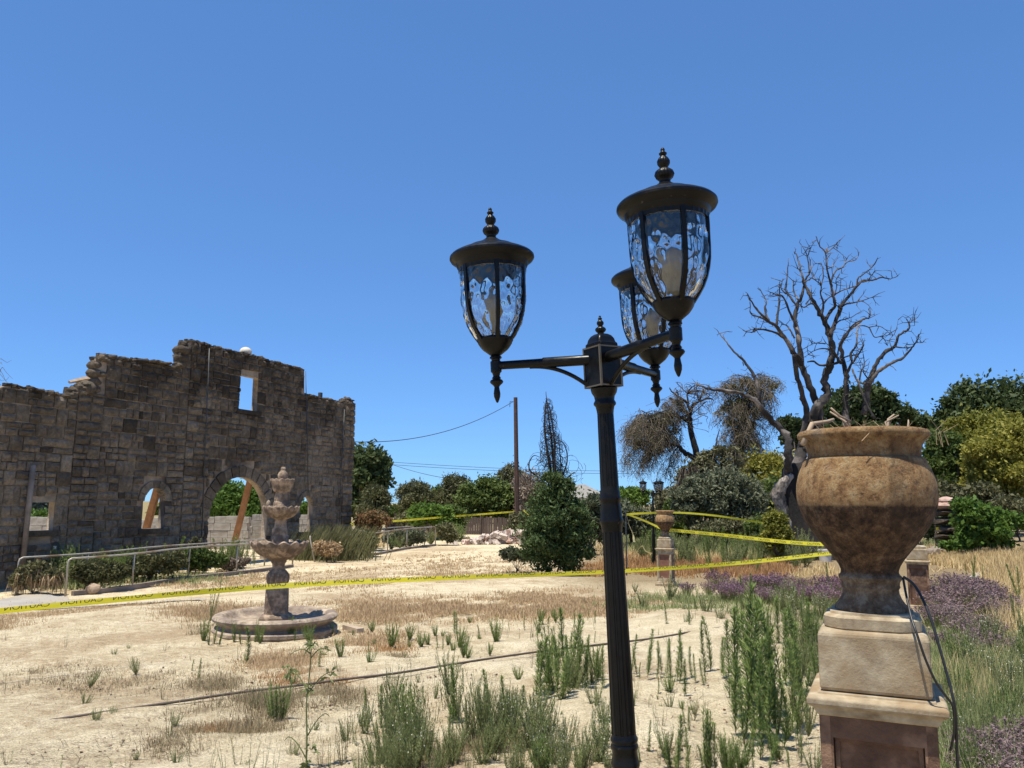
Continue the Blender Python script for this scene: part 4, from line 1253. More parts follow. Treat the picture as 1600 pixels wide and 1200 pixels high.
for sx in (-.5, .5):
    MB().tube([(sx, -.2, -.1), (sx, -.2, .74)], .02, 6).build('leg', M['rail'], bt)
MB().box((0, .05, .36), (.8, .36, .7)).build('body', M['dark'], bt)

# ================================================================== POLE AND WIRES
pt_, pb_ = at(805.5, 621, 50), at(808.5, 815, 50)
po = empty('utility_pole', (pb_[0], 50, gz(pb_[0], 50) - .1), 0, 'tall bare brown utility pole behind the plank fence', 'pole')
rel = pt_ - np.array([pb_[0], 50, gz(pb_[0], 50) - .1])
MB().tube([(0, 0, 0), rel * .5, rel], [.155, .14, .125], 14).build('shaft', M['tar'], po, smooth=True, angle=50)
MB().tube([rel + np.array([-.12, 0, -.28]), rel + np.array([-.34, 0, -.25]), rel + np.array([-.36, 0, -.6])], .02, 5).build('insulator', M['dark'], po)
def wire(a, b_, sag, label, r_=.016):
    a, b_ = np.array(a), np.array(b_)
    P = [a + (b_ - a) * f_ - np.array([0, 0, sag * 4 * f_ * (1 - f_)]) for f_ in np.linspace(0, 1, 24)]
    tag(MB().tube(P, r_, 4).build('wire', M['wire']), label, 'wire')
wire(at(801, 628, 50), at(545, 690, 39), 0.75, 'single wire sagging from the pole to the building corner', .018)
wire(at(585, 720, 70), at(1010, 736, 78), 0.25, 'upper of the two level wires behind the pole', .018)
wire(at(585, 724, 70), at(1010, 740, 78), 0.25, 'lower of the two level wires behind the pole', .018)
wire(at(600, 721, 66), at(702, 748, 60), 0.15, 'short wire dropping into the olive trees', .018)

# ================================================================== PLANK FENCE
fa, fb = at(604, 815, 53), at(828, 812, 52)
fe = empty('plank_fence', (fa[0], 53, gz(fa[0], 53)), 0, 'dark weathered plank fence behind the rubble heap', 'fence')
bm_ = MB().box((0, 0, .5), (1, 1, 1)).mesh('plank', M['plank'])
fr_ = random.Random(9)
nb = 62
for k in range(nb):
    f_ = k / (nb - 1)
    p = fa + (fb - fa) * f_
    zg = gz(p[0], p[1])
    h = (at(0, 806 if f_ < .5 else 801, 53)[2] - zg) * fr_.uniform(.93, 1.03)
    o = link('plank', bm_, fe, loc=(p[0] - fa[0], p[1] - 53 + fr_.uniform(-.015, .015), zg - gz(fa[0], 53) - .05), scale=(.145, .022, h))
    o.rotation_euler = (0, fr_.uniform(-.02, .02), 0)
for k in range(5):
    f_ = (k + .3) / 5
    p = fa + (fb - fa) * f_
    MB().box((p[0] - fa[0], p[1] - 53 - .06, .6), (.09, .09, 1.5)).build('fence_post', M['plank'], fe)

# ================================================================== RUBBLE HEAP
rr_ = random.Random(21)
shapes = []
for k in range(6):
    bm = bmesh.new(); bmesh.ops.create_cube(bm, size=1)
    for v in bm.verts: v.co += Vector((rr_.uniform(-.16, .16), rr_.uniform(-.16, .16), rr_.uniform(-.16, .16)))
    for mname in ('rubble_a', 'rubble_b'):
        me = bpy.data.meshes.new('rubble_block'); bm.to_mesh(me); me.materials.append(M[mname]); shapes.append(me)
    bm.free()
for k in range(250):
    px = rr_.triangular(722, 832, 800)
    hgt = max(0, 1 - abs(px - 800) / 60) ** .7
    b0 = ground(px, rr_.uniform(833, 838))
    s_ = rr_.uniform(.10, .27)
    zt = rr_.random() ** 1.2 * hgt * 0.62
    o = link('rubble_block', shapes[rr_.choice((0, 2, 4, 6, 8, 10, 0, 4, 8, 1, 5, 9))], loc=(b0[0], 43 + rr_.uniform(-1.0, .8) * (1 - .5 * zt), gz(b0[0], 43) + zt + .04), rot=(rr_.uniform(0, 3), rr_.uniform(0, 3), rr_.uniform(0, 3)), scale=(s_ * rr_.uniform(.9, 1.8), s_, s_ * rr_.uniform(.6, 1)))
    tag(o, 'broken pale stone block in the rubble heap before the plank fence', 'rubble', 'blocks of the rubble heap')

# ================================================================== HOUSES BEYOND
def house(name, pl, pr, y_eave, y_ridge, Yd, depth, label, gable_left=True, hip=False):
    a, b_ = at(pl, y_eave, Yd), at(pr, y_eave, Yd)
    rz_ = at((pl + pr) / 2, y_ridge, Yd + depth / 2)[2]
    W = b_[0] - a[0]; g = gz(a[0], Yd); ez = a[2] - g; tz_ = rz_ - g
    root = empty(name, (a[0], Yd, g), 0, label, 'house')
    MB().box((W / 2, depth / 2, ez / 2 - .2), (W - .8, depth - .8, ez + .3)).build('wall', M['housewall'], root)
    h = W * .28 if hip else -.01
    rf = MB()
    x0, x1 = (W * .42, W * .58) if hip else (0, W)
    V = [(-.2, -.3, ez), (W + .2, -.3, ez), (W + .2, depth + .3, ez), (-.2, depth + .3, ez), (x0, depth / 2, tz_), (x1, depth / 2, tz_)]
    rf.add(V, [(0, 1, 5, 4), (2, 3, 4, 5), (1, 2, 5), (3, 0, 4), (0, 3, 2, 1)])
    r_ = rf.build('roof', M['roof'], root)
    MB().box((W / 2, -.34, ez - .02), (W + .4, .06, .22)).build('fascia', M['fascia'] if not hip else M['rail'], r_)
    return root
house('house', 878, 955, 779, 757, 78, 11, 'grey roofed house half hidden by the tall bush', hip=True)
house('house', 602, 642, 798, 790, 110, 9, 'far pale roofed house between the olive trees', hip=False)
house('house', 925, 985, 782, 776, 95, 9, 'low dark roofed house behind the lamp post', hip=True)
# gable-end house behind the burnt tree
gh = at(1172, 712, 62)
hs_ = empty('house', (gh[0], 62, gz(gh[0], 62)), R(28), 'house with shingle roof and white trimmed gable behind the burnt tree', 'house')
g0 = gz(gh[0], 62); zr = at(1190, 708, 62)[2] - g0
zr_e = zr - 1.6
V = [(0, 0, zr), (9, 0, zr), (9, -3.2, zr_e), (0, -3.2, zr_e), (0, 3.2, zr_e), (9, 3.2, zr_e)]
r_ = MB().add(V, [(3, 2, 1, 0), (0, 1, 5, 4)]).build('roof', M['roof'], hs_)
md = r_.modifiers.new('thick', 'SOLIDIFY'); md.thickness = .15
MB().add([(0.3, -2.9, -.2), (0.3, 2.9, -.2), (.3, 2.9, zr_e - .1), (.3, 0, zr - .2), (.3, -2.9, zr_e - .1)], [(0, 4, 3, 2, 1)]).build('gable_wall', M['housewall'], hs_)
MB().box((4.5, 0, zr_e / 2 - .2), (8.2, 5.8, zr_e - .1)).build('wall', M['housewall'], hs_)
fm = MB()
for sg in (-1, 1):
    a_, c_ = np.array([-.06, 0, zr - .02]), np.array([-.06, sg * 3.25, zr_e - .02])
    d_ = np.array([0, 0, -.26])
    fm.add([a_, c_, c_ + d_, a_ + d_, a_ + [.08, 0, 0], c_ + [.08, 0, 0], c_ + d_ + [.08, 0, 0], a_ + d_ + [.08, 0, 0]], [(0, 1, 2, 3), (7, 6, 5, 4), (0, 4, 5, 1), (1, 5, 6, 2), (2, 6, 7, 3), (3, 7, 4, 0)])
fm.build('barge_board', M['fascia'], hs_)
MB().box((5.0, -1.3, zr - .45), (.5, .35, .12), rot=None).build('roof_vent', M['fascia'], hs_)

# ruined stone pillar behind the vines, white pot at the burnt trunk
pl_ = empty('stone_pillar', (at(1484, 850, 25)[0], 25, gz(at(1484, 850, 25)[0], 25)), R(-20), 'squat dark stone pillar with slab cap beside the green vines', 'pillar')
ztop = at(1484, 780, 25)[2] - gz(at(1484, 850, 25)[0], 25)
kz = -.1; pk = random.Random(2)
while kz < ztop - .25:
    h = pk.uniform(.2, .3)
    o = link('stone', SM[pk.randrange(12)], pl_, loc=(pk.uniform(-.03, .03), .35, kz + h / 2), scale=(.78, .78, h * .96)); o['tone'] = pk.uniform(.02, .3)
    kz += h
for k, (w, zz) in enumerate(((.86, ztop - .2), (.6, ztop - .05))):
    bm = bmesh.new(); bmesh.ops.create_icosphere(bm, subdivisions=2, radius=.5)
    for v in bm.verts: v.co = Vector((v.co.x * w, v.co.y * w, v.co.z * .26 * pk.uniform(.9, 1.1)))
    me = bpy.data.meshes.new('cap_stone'); bm.to_mesh(me); bm.free(); me.materials.append(M['rubble_b'])
    link('cap_stone', me, pl_, loc=(0, -.02, zz))
for (px, py, s_, tn) in ((1462, 838, .26, .5), (1476, 842, .22, .35), (1455, 846, .2, .6)):
    p = at(px, py, 24.4)
    tag(rock((p[0], 24.4, gz(p[0], 24.4) + .14), (s_, s_ * .8, s_ * .75), int(px), M['kerb']), {1462: 'large dark rock at the foot of the stone pillar', 1476: 'dark rock nearest the vines at the pillar foot', 1455: 'small low rock peeping out beside the big urn'}[px], 'rock')
p = at(1289, 866, 24)
MBp = MB().lathe([(.001, 0), (.16, 0), (.185, .3), (.21, .31), (.21, .36), (.17, .36), (.16, .3), (.001, .28)], 24)
tag(MBp.build('flower_pot', M['pot'], smooth=True, angle=40, loc=(p[0], 24, gz(p[0], 24) + .0)), 'pale plastic flower pot at the foot of the burnt trunk', 'pot')
# ================================================================== TREES
def unit(v): return v / (np.linalg.norm(v, axis=-1, keepdims=True) + 1e-9)
def leaves(rg, C, Rr, n, size, elong=2.0, upb=0.2, shell=0.45, var=0.5, droop=0.0):
    """n diamond leaves in the blobs C (K x 3) with radii Rr (K x 3)"""
    w = np.prod(Rr, 1) ** (2 / 3); w /= w.sum()
    k = rg.choice(len(C), n, p=w)
    d = unit(rg.normal(size=(n, 3)))
    r = (shell + (1 - shell) * rg.random(n)) ** 0.7 * (1 + 0.16 * rg.normal(size=n))
    p = C[k] + d * r[:, None] * Rr[k]
    a = unit(rg.normal(size=(n, 3)) + d * 0.6 + np.array([0, 0, upb - droop]))
    b_ = unit(np.cross(a, rg.normal(size=(n, 3))))
    L = size * (1 + var * (rg.random(n) - .5) * 2)
    a = a * (L / 2)[:, None]; b_ = b_ * (L / 2 / elong)[:, None]
    return np.stack([p - a, p + b_, p + a, p - b_], 1).reshape(-1, 3)
def strands(rg, P, length, width, nseg=2, sway=0.25):
    """hanging ribbons from points P"""
    n = len(P); out = []
    az = rg.uniform(0, 6.28, n); side = np.stack([np.cos(az), np.sin(az), np.zeros(n)], 1) * width / 2
    p0 = P
    L = length * rg.uniform(.4, 1.3, n) / nseg
    drift = rg.normal(size=(n, 3)) * sway; drift[:, 2] = 0
    for s in range(nseg):
        d = np.array([0, 0, -1.0]) + drift * (1 - .6 * s)
        p1_ = p0 + unit(d) * L[:, None]
        k = 1 - .35 * s
        out.append(np.stack([p0 - side * k, p0 + side * k, p1_ + side * k * .6, p1_ - side * k * .6], 1))
        p0 = p1_
    return np.concatenate(out).reshape(-1, 3)
def clumps(rg, crown, Yd, K, cr, flat=0.85):
    """crown: list of pixel ellipses (px, py, rx, ry[, dy]); clumps fill their outer volume"""
    C, Rr = [], []
    tot = sum(c[2] * c[3] for c in crown)
    for c in crown:
        o = at(c[0], c[1], Yd + (c[4] if len(c) > 4 else 0)); rx, rz = sz(c[2], Yd), sz(c[3], Yd)
        kk = max(3, int(K * c[2] * c[3] / tot))
        d = unit(rg.normal(size=(kk, 3)))
        r = rg.uniform(.3, 1.06, kk) ** .65
        m_ = (rx + rz) / 2 * cr
        C.append(o + d * r[:, None] * np.array([rx - m_ * .6, min(rx, rz * 1.2) * flat, rz - m_ * .6]))
        q = m_ * rg.uniform(.4, 1.35, kk)
        Rr.append(np.stack([q * 1.15, q * 1.1, q * .85], 1))
    return np.concatenate(C), np.concatenate(Rr)
def limbs(rg, mb, base, C, r0, n=7, fork=0.35):
    """trunk from base to the crown middle and limbs out to clumps"""
    mid = C.mean(0)
    f0 = base + (mid - base) * fork; f0[0] += rg.normal() * .05 * np.linalg.norm(mid - base)
    mb.tube(spline([base - np.array([0, 0, .15]), base + (f0 - base) * .5 + rg.normal(size=3) * .05, f0], 8), np.linspace(r0, r0 * .72, 8), 9)
    ks = rg.choice(len(C), min(n, len(C)), replace=False)
    for k in ks:
        e = C[k]; m1 = f0 + (e - f0) * .5 + rg.normal(size=3) * .12 * np.linalg.norm(e - f0) * np.array([1, 1, .5])
        mb.tube(spline([f0, m1, e], 8), np.linspace(r0 * .5, r0 * .08, 8), 6)
def tree(name, label, crown, Yd, leafm, n, leaf, base=None, r0=None, K=34, cr=0.34, group=None, cat='tree', seed=1, elong=2.0, nl=8, hang=0, hangm=None, hanglen=1.2, shell=.45, fork=.35, bark='bark', upb=.2, cname='crown'):
    rg = np.random.default_rng(seed)
    kx = 1.2 if Yd > 30 else (.88 if name == 'low_shrub' else 1.08)
    crown = [(c[0], c[1], c[2] * kx, c[3] * kx) for c in crown]
    if base and cat in ('shrub', 'bush', 'vine') and name != 'low_shrub':       # skirts reach the ground
        hw = max(abs(c[0] - base[0]) + c[2] for c in crown) * .62
        crown += [(base[0] - hw * .5, base[1] - 7, hw * .55, 9), (base[0] + hw * .5, base[1] - 7, hw * .55, 9)]
    n = int(n * kx)
    C, Rr = clumps(rg, crown, Yd, K, cr)
    mid = C.mean(0)
    bx, by = (mid[0], mid[1]) if base is None else (at(base[0], base[1], Yd)[0], Yd)
    bz = gz(bx, by)
    C[:, 2] = np.maximum(C[:, 2], bz + Rr[:, 2] * .7)
    org = np.array([bx, by, bz])
    root = empty(name, org, 0, label, cat, group)
    H = C[:, 2].max() - bz
    mb = MB(); limbs(rg, mb, np.zeros(3), C - org, r0 or max(.03, H * .028), nl, fork)
    mb.build('trunk', M[bark], root, smooth=True)
    n = int(n * 1.35)
    n1 = int(n * .74)
    # most leaves sit in clumps, the rest fill the whole crown between them
    E, Er = [], []
    for c in crown:
        o_ = at(c[0], c[1], Yd); rx, rz = sz(c[2], Yd), sz(c[3], Yd)
        E.append(o_); Er.append((rx * .93, min(rx, rz * 1.2) * .8, rz * .93))
    V = np.concatenate([leaves(rg, C, Rr, n1, leaf, elong, shell=shell, upb=upb), leaves(rg, np.array(E), np.array(Er), n - n1, leaf, elong, shell=.25, upb=upb)])
    V4 = V.reshape(-1, 4, 3)
    low = V4[:, :, 2].min(1) < bz + .02
    V4[low, :, 2] += (bz + .02 - V4[low, :, 2].min(1) + rg.random(low.sum()) * .4)[:, None]
    V = V4.reshape(-1, 3) - org
    cr_ = link(cname, quadmesh('crown', V, n, M[leafm]), root)
    if hang:
        k = rg.choice(len(C), hang)
        d = unit(rg.normal(size=(hang, 3))); P = C[k] + d * Rr[k] * rg.uniform(.4, 1.05, hang)[:, None] - org
        S = strands(rg, P, hanglen, .028, 3, .55)
        link('hanging_twigs', quadmesh('hanging_twigs', S, len(S) // 4, M[hangm]), root)
    return root
GT = 'trees beyond the yard'
# behind and beside the ruin
tree('broadleaf_tree', 'dark green broadleaf tree beside the corner of the stone building', [(572, 735, 30, 40), (560, 780, 28, 30), (590, 728, 18, 22)], 60, 'lf_dark', 9000, .42, (562, 812), .3, 40, .36, GT, seed=1)
tree('olive_tree', 'small olive tree at the foot of the dark broadleaf tree', [(586, 787, 20, 26), (582, 770, 12, 14)], 52, 'lf_olive', 5000, .22, (586, 815), .12, 26, .4, GT, seed=2, elong=3)
tree('olive_tree', 'lone round olive tree against the sky', [(649, 780, 24, 24), (655, 770, 15, 14)], 56, 'lf_olive', 5500, .22, (652, 815), .12, 26, .38, GT, seed=3, elong=3)
tree('olive_tree', 'olive tree at the near end of the long row', [(706, 778, 24, 32), (718, 762, 18, 16), (728, 790, 24, 22)], 57, 'lf_olive', 7500, .24, (712, 815), .14, 34, .36, GT, seed=4, elong=3)
tree('leafy_tree', 'loose green tree in the middle of the row with sprays on top', [(745, 778, 30, 24), (765, 760, 22, 18), (775, 785, 28, 26)], 55, 'lf_mid', 8000, .24, (757, 815), .14, 36, .36, GT, seed=5)
tree('olive_tree', 'dark olive tree standing around the utility pole', [(800, 768, 22, 38), (790, 790, 22, 24)], 58, 'lf_dull', 7000, .24, (795, 815), .14, 30, .38, GT, seed=6, elong=3)
tree('olive_tree', 'scorched greyish tree between the pole and the big bush', [(832, 770, 22, 34), (826, 795, 18, 22)], 54, 'lf_brown', 5000, .22, (830, 815), .14, 28, .38, GT, seed=7, hang=900, hangm='lf_brown', hanglen=.8)
tree('yellow_shrub', 'bright yellow green shrub behind the far handrail', [(668, 803, 26, 16), (690, 806, 20, 14), (662, 796, 12, 10)], 46, 'lf_bright', 5000, .2, (670, 822), .06, 26, .38, cat='shrub', seed=8, fork=.2)
tree('green_shrub', 'dark green shrub behind the yellow shrub', [(706, 808, 26, 18)], 47.5, 'lf_mid', 3500, .2, (700, 825), .06, 20, .38, cat='shrub', seed=9, fork=.2)
tree('leafy_tree', 'green tree filling the view through the big arched doorway', [(350, 785, 40, 30), (385, 790, 40, 34), (340, 770, 24, 18)], 58, 'lf_bright', 9000, .3, (365, 830), .2, 40, .34, GT, seed=10)
tree('green_shrub', 'pale green hedge seen through the square window', [(50, 806, 30, 8), (75, 808, 26, 7)], 48, 'lf_bright', 2500, .2, (60, 818), .05, 18, .5, cat='shrub', seed=11, fork=.2)
for k, (px, lab) in enumerate(((52, 'wider dark conifer seen through the square window'), (66, 'slim dark conifer seen through the square window'))):
    tree('conifer', lab, [(px, 800, 9, 10), (px, 790, 7, 10), (px, 780, 4.5, 10)], 120, 'lf_pine', 2600, .5, (px, 812), .2, 26, .5, GT, seed=12 + k)
tree('green_shrub', 'dark tree line bush seen through the small arched window', [(244, 800, 12, 8), (252, 796, 8, 8)], 100, 'lf_mid', 2500, .4, (246, 812), .1, 16, .5, cat='shrub', seed=14)
tree('green_shrub', 'leafy shoot seen through the narrow window by the fountain', [(476, 796, 9, 12)], 50, 'lf_bright', 1500, .2, (476, 815), .05, 12, .5, cat='shrub', seed=15)

# far right-hand background
tree('leafy_tree', 'bright green round tree far behind the small street lamp', [(985, 780, 24, 16), (1000, 776, 16, 12)], 85, 'lf_bright', 5000, .36, (985, 800), .2, 26, .4, GT, seed=16)
tree('leafy_tree', 'dull green tree beyond the far urn', [(1045, 785, 24, 20), (1060, 775, 16, 16)], 60, 'lf_dull', 5000, .28, (1045, 812), .15, 26, .4, GT, seed=17)
tree('oak_tree', 'dark oak crown rising behind the burnt tree', [(1350, 630, 40, 30), (1320, 640, 34, 30), (1385, 648, 34, 26), (1340, 690, 60, 40)], 72, 'lf_dark', 15000, .46, (1345, 800), .45, 50, .26, GT, seed=18)
tree('oak_tree', 'small dark oak crown in the fork of the burnt tree', [(1236, 672, 16, 20), (1246, 690, 14, 14), (1228, 660, 9, 9)], 70, 'lf_dark', 3500, .4, (1240, 800), .25, 16, .42, GT, seed=19)
tree('oak_tree', 'very large dark oak towering behind the yellow green trees', [(1545, 640, 50, 44), (1510, 625, 30, 30), (1585, 630, 40, 40), (1500, 670, 40, 40), (1615, 660, 40, 60), (1480, 660, 18, 30), (1545, 690, 60, 40)], 66, 'lf_dark', 26000, .44, (1550, 810), .6, 80, .24, GT, seed=20)
tree('oak_tree', 'dark tree top peeping over the shoulder of the big urn', [(1432, 660, 22, 16), (1446, 670, 16, 14)], 74, 'lf_dark', 4000, .42, (1440, 800), .3, 18, .38, GT, seed=21)
tree('flowering_tree', 'yellow green flowering tree nearest the photo edge beyond the vines', [(1570, 720, 48, 54), (1545, 745, 36, 40), (1595, 690, 30, 30)], 42, 'lf_yellow', 15000, .21, (1570, 835), .25, 60, .24, GT, seed=22)
tree('flowering_tree', 'taller domed yellow green tree behind the flowering tree', [(1530, 690, 50, 40), (1555, 668, 40, 26), (1500, 715, 30, 36)], 47, 'lf_yellow', 14000, .22, (1530, 835), .25, 55, .25, GT, seed=23)
tree('leafy_tree', 'mid green tree between the big urn and the domed tree', [(1475, 725, 28, 46), (1490, 745, 28, 40), (1462, 700, 16, 26)], 45, 'lf_mid', 10000, .22, (1478, 835), .2, 44, .28, GT, seed=24)
tree('dark_shrub', 'dark thicket under the yellow green trees', [(1520, 785, 46, 26), (1575, 795, 44, 22), (1475, 780, 26, 26)], 40, 'lf_dull', 9000, .2, (1520, 830), .1, 44, .3, cat='shrub', seed=25)
tree('green_vine', 'bright green vines sprawling beside the stone pillar', [(1520, 812, 28, 30), (1545, 825, 32, 24), (1505, 790, 18, 14), (1560, 810, 34, 16), (1595, 815, 30, 12), (1515, 840, 26, 16)], 23.5, 'lf_bright', 11000, .13, (1525, 858), .05, 70, .26, cat='vine', seed=26, fork=.15, elong=1.5)
tree('leafy_tree', 'yellow green tree behind the bulging burnt trunk', [(1195, 760, 34, 46), (1225, 745, 26, 36), (1180, 735, 20, 30)], 40, 'lf_yellow', 9000, .19, (1200, 832), .12, 46, .28, GT, seed=27)
tree('leafy_tree', 'dark green tree under the bulging burnt trunk side', [(1215, 780, 30, 34), (1190, 800, 24, 26)], 36, 'lf_mid', 7000, .18, (1205, 840), .1, 36, .3, GT, seed=28)
tree('yellow_shrub', 'small yellow green shrub standing before the burnt trunk', [(1213, 822, 20, 28), (1205, 838, 16, 18), (1228, 838, 14, 14)], 23.5, 'lf_yellow', 4500, .10, (1213, 862), .03, 36, .3, cat='shrub', seed=29, fork=.2)
tree('green_shrub', 'green sprig between the burnt trunk and the big urn', [(1270, 825, 10, 26), (1276, 840, 9, 14)], 26.5, 'lf_bright', 1800, .10, (1272, 858), .02, 20, .36, cat='shrub', seed=30)
tree('grey_shrub', 'big grey green shrub in front of the weeping trees', [(1120, 775, 48, 34), (1165, 780, 36, 34), (1085, 785, 34, 30), (1130, 750, 34, 20), (1150, 800, 50, 20)], 32, 'lf_grey', 16000, .17, (1125, 828), .1, 76, .24, cat='shrub', seed=31, fork=.2, elong=2.6)
tree('grey_shrub', 'round silver green shrub behind the small street lamp', [(985, 810, 26, 22), (972, 800, 20, 18), (1005, 815, 20, 18)], 34, 'lf_grey', 6000, .17, (985, 836), .06, 36, .32, cat='shrub', seed=32, fork=.2, elong=2.6)
tree('grey_shrub', 'silver green shrub glimpsed behind the tall bush', [(928, 800, 22, 30), (915, 815, 18, 22)], 30, 'lf_grey', 5000, .15, (925, 840), .06, 34, .32, cat='shrub', seed=33, fork=.2, elong=2.6)
# weeping, scorched trees
tree('weeping_tree', 'scorched weeping tree with brown hanging twigs beyond the far urn', [(1018, 664, 30, 20), (1000, 685, 20, 28), (1035, 680, 22, 26), (1048, 650, 22, 14)], 38, 'lf_dull', 1700, .13, None, .02, 60, .2, GT, seed=34, nl=3)
tree('weeping_tree', 'tall scorched tree with drooping grey brown crown near the burnt tree', [(1158, 618, 26, 26), (1195, 602, 24, 16), (1148, 655, 24, 30), (1178, 640, 24, 30), (1165, 700, 24, 20)], 42, 'lf_dull', 3600, .14, (1155, 830), .22, 70, .2, GT, seed=35, fork=.6, nl=14)
tree('scorched_shrub', 'brown green scorched thicket under the weeping trees', [(1085, 745, 28, 30), (1120, 740, 30, 30), (1070, 775, 24, 26), (1140, 720, 22, 24)], 36, 'lf_dull', 9000, .15, (1100, 825), .1, 50, .28, cat='shrub', seed=36, hang=3500, hangm='lf_brown', hanglen=.9, fork=.2)
wt = [o for o in bpy.data.objects if o.name == 'weeping_tree'][0]
# drawn limbs of the leaning weeping tree
YW = 38.0
def limb_px(pts, Y, r0, r1, org, seg=8, jit=0.0, seed=0, mb=None, n=None):
    rg_ = np.random.default_rng(seed)
    P = []
    for i, (x, y) in enumerate(pts):
        f_ = i / max(1, len(pts) - 1)
        P.append(at(x, y, Y + jit * f_ + rg_.normal() * abs(jit) * .12))
    S = spline(P, n or max(6, len(pts) * 4))
    S[1:-1] += rg_.normal(size=(len(S) - 2, 3)) * r0 * .10
    mb.tube(S - org, np.linspace(r0, r1, len(S)), seg)
    return S
org = np.array(wt.location)
lm = MB()
limb_px([(1118, 820), (1110, 790), (1103, 762), (1098, 735), (1088, 705), (1080, 680), (1078, 655), (1068, 640), (1058, 630), (1046, 622)], YW, .25, .05, org, mb=lm, seed=1)
limb_px([(1096, 728), (1084, 716), (1068, 706), (1060, 697), (1045, 694), (1030, 700)], YW, .16, .04, org, mb=lm, seed=2, jit=-1)
limb_px([(1078, 660), (1066, 653), (1050, 650), (1032, 655), (1020, 668)], YW, .11, .03, org, mb=lm, seed=3, jit=1)
limb_px([(1078, 650), (1082, 635), (1092, 628), (1108, 622), (1116, 626)], YW, .09, .02, org, mb=lm, seed=4, jit=1)
limb_px([(1079, 645), (1072, 628), (1060, 620), (1050, 612), (1046, 606)], YW, .07, .02, org, mb=lm, seed=5, jit=-1)
limb_px([(1100, 712), (1110, 705), (1118, 698), (1120, 685), (1124, 672)], YW, .08, .02, org, mb=lm, seed=6, jit=.5)
limb_px([(1076, 632), (1074, 615), (1082, 604), (1092, 600)], YW, .05, .01, org, mb=lm, seed=7, jit=.5)
lm.build('drawn_limb', M['char'], wt, smooth=True).name = 'limb'
# fine bare twigs on its dead top
rg = np.random.default_rng(77)
def droop(root, limbs_px, regions, Y, ns, nt, seed, ln=(.25, .95), sp=.8):
    """secondary branches from limb points out to the crown regions, each hung with fine leafy twigs"""
    rg_ = np.random.default_rng(seed); org_ = np.array(root.location); sec = MB(); RB, LF = [], []
    wts = np.array([r_[4] for r_ in regions], float); wts /= wts.sum()
    for i in range(ns):
        r_ = regions[rg_.choice(len(regions), p=wts)]
        a = rg_.uniform(0, 6.28); q = math.sqrt(rg_.uniform(.15, 1))
        e = at(r_[0] + r_[2] * q * math.cos(a), r_[1] + r_[3] * q * math.sin(a), Y + rg_.normal() * sp)
        lp_ = np.array([at(x, y, Y) for x, y in limbs_px])
        st_ = lp_[np.argsort(np.linalg.norm(lp_ - e, axis=1))[rg_.integers(0, 2)]]
        L = np.linalg.norm(e - st_)
        m1 = st_ + (e - st_) * .5 + np.array([rg_.normal() * .1 * L, rg_.normal() * .1 * L, .18 * L])
        S = spline([st_, m1, e, e + (e - m1) * .25 + np.array([0, 0, -.25])], 14) - org_
        sec.tube(S, np.linspace(.028, .006, 14), 3, cap=False)
        for k in range(nt):
            p = S[rg_.integers(4, 14)] + rg_.normal(size=3) * .07
            ll = rg_.uniform(*ln) / 3; d = unit(rg_.normal(size=3) * np.array([1, 1, .5]) + np.array([0, 0, -.1])); w = unit(np.cross(d, rg_.normal(size=3))) * .010
            for j in range(3):
                d = unit(d + np.array([0, 0, -.55]) + rg_.normal(size=3) * .18)
                p2 = p + d * ll
                RB.append([p - w, p + w, p2 + w * .7, p2 - w * .7]); w = w * .75
                for _k in range(2):
                    c = p + (p2 - p) * rg_.random(); f_ = unit(rg_.normal(size=3)) * rg_.uniform(.025, .055); g_ = unit(np.cross(f_, rg_.normal(size=3))) * .016
                    LF.append([c, c + f_ * .5 + g_, c + f_, c + f_ * .5 - g_])
                p = p2
    tag(sec.build('side_branches', M['bark'], root), kind='stuff')
    V_ = np.array(RB + LF).reshape(-1, 3)
    tag(link('hanging_twigs', quadmesh('hanging_twigs', V_, len(RB) + len(LF), [M['lf_brown'], M['lf_olive']], matidx=[0] * len(RB) + [1] * len(LF)), root), kind='stuff')
droop(wt, [(1078, 655), (1058, 632), (1062, 697), (1040, 694), (1050, 650), (1030, 660), (1068, 640)], [(1018, 668, 40, 26, 3), (1000, 695, 22, 40, 2.4), (1035, 705, 26, 34, 2), (1055, 640, 26, 16, 1)], YW, 130, 34, 5)
droop(wt, [(1078, 650), (1092, 628), (1060, 620), (1074, 615)], [(1080, 615, 34, 22, 1)], YW, 26, 6, 6)
wt2 = [o for o in bpy.data.objects if o.name.startswith('weeping_tree')][1]
droop(wt2, [(1165, 640), (1175, 620), (1155, 660), (1185, 610), (1160, 690)], [(1160, 615, 38, 32, 2), (1195, 602, 28, 20, 1.2), (1150, 660, 34, 36, 2), (1180, 650, 32, 44, 2), (1165, 705, 34, 24, 1.4)], 42.0, 150, 32, 7)
tw = MB()
for k in range(70):
    x, y = rg.uniform(1050, 1118), rg.uniform(606, 680)
    p = at(x, y, YW + rg.normal() * .8) - org
    q1 = p + np.array([rg.normal() * .4, rg.normal() * .3, rg.uniform(-.1, .5)]); q2 = q1 + np.array([rg.normal() * .4, 0, rg.uniform(-.6, .2)])
    tw.tube([p, q1, q2], [.018, .013, .006], 3, cap=False)
tag(tw.build('bare_twigs', M['bark'], wt), kind='stuff')

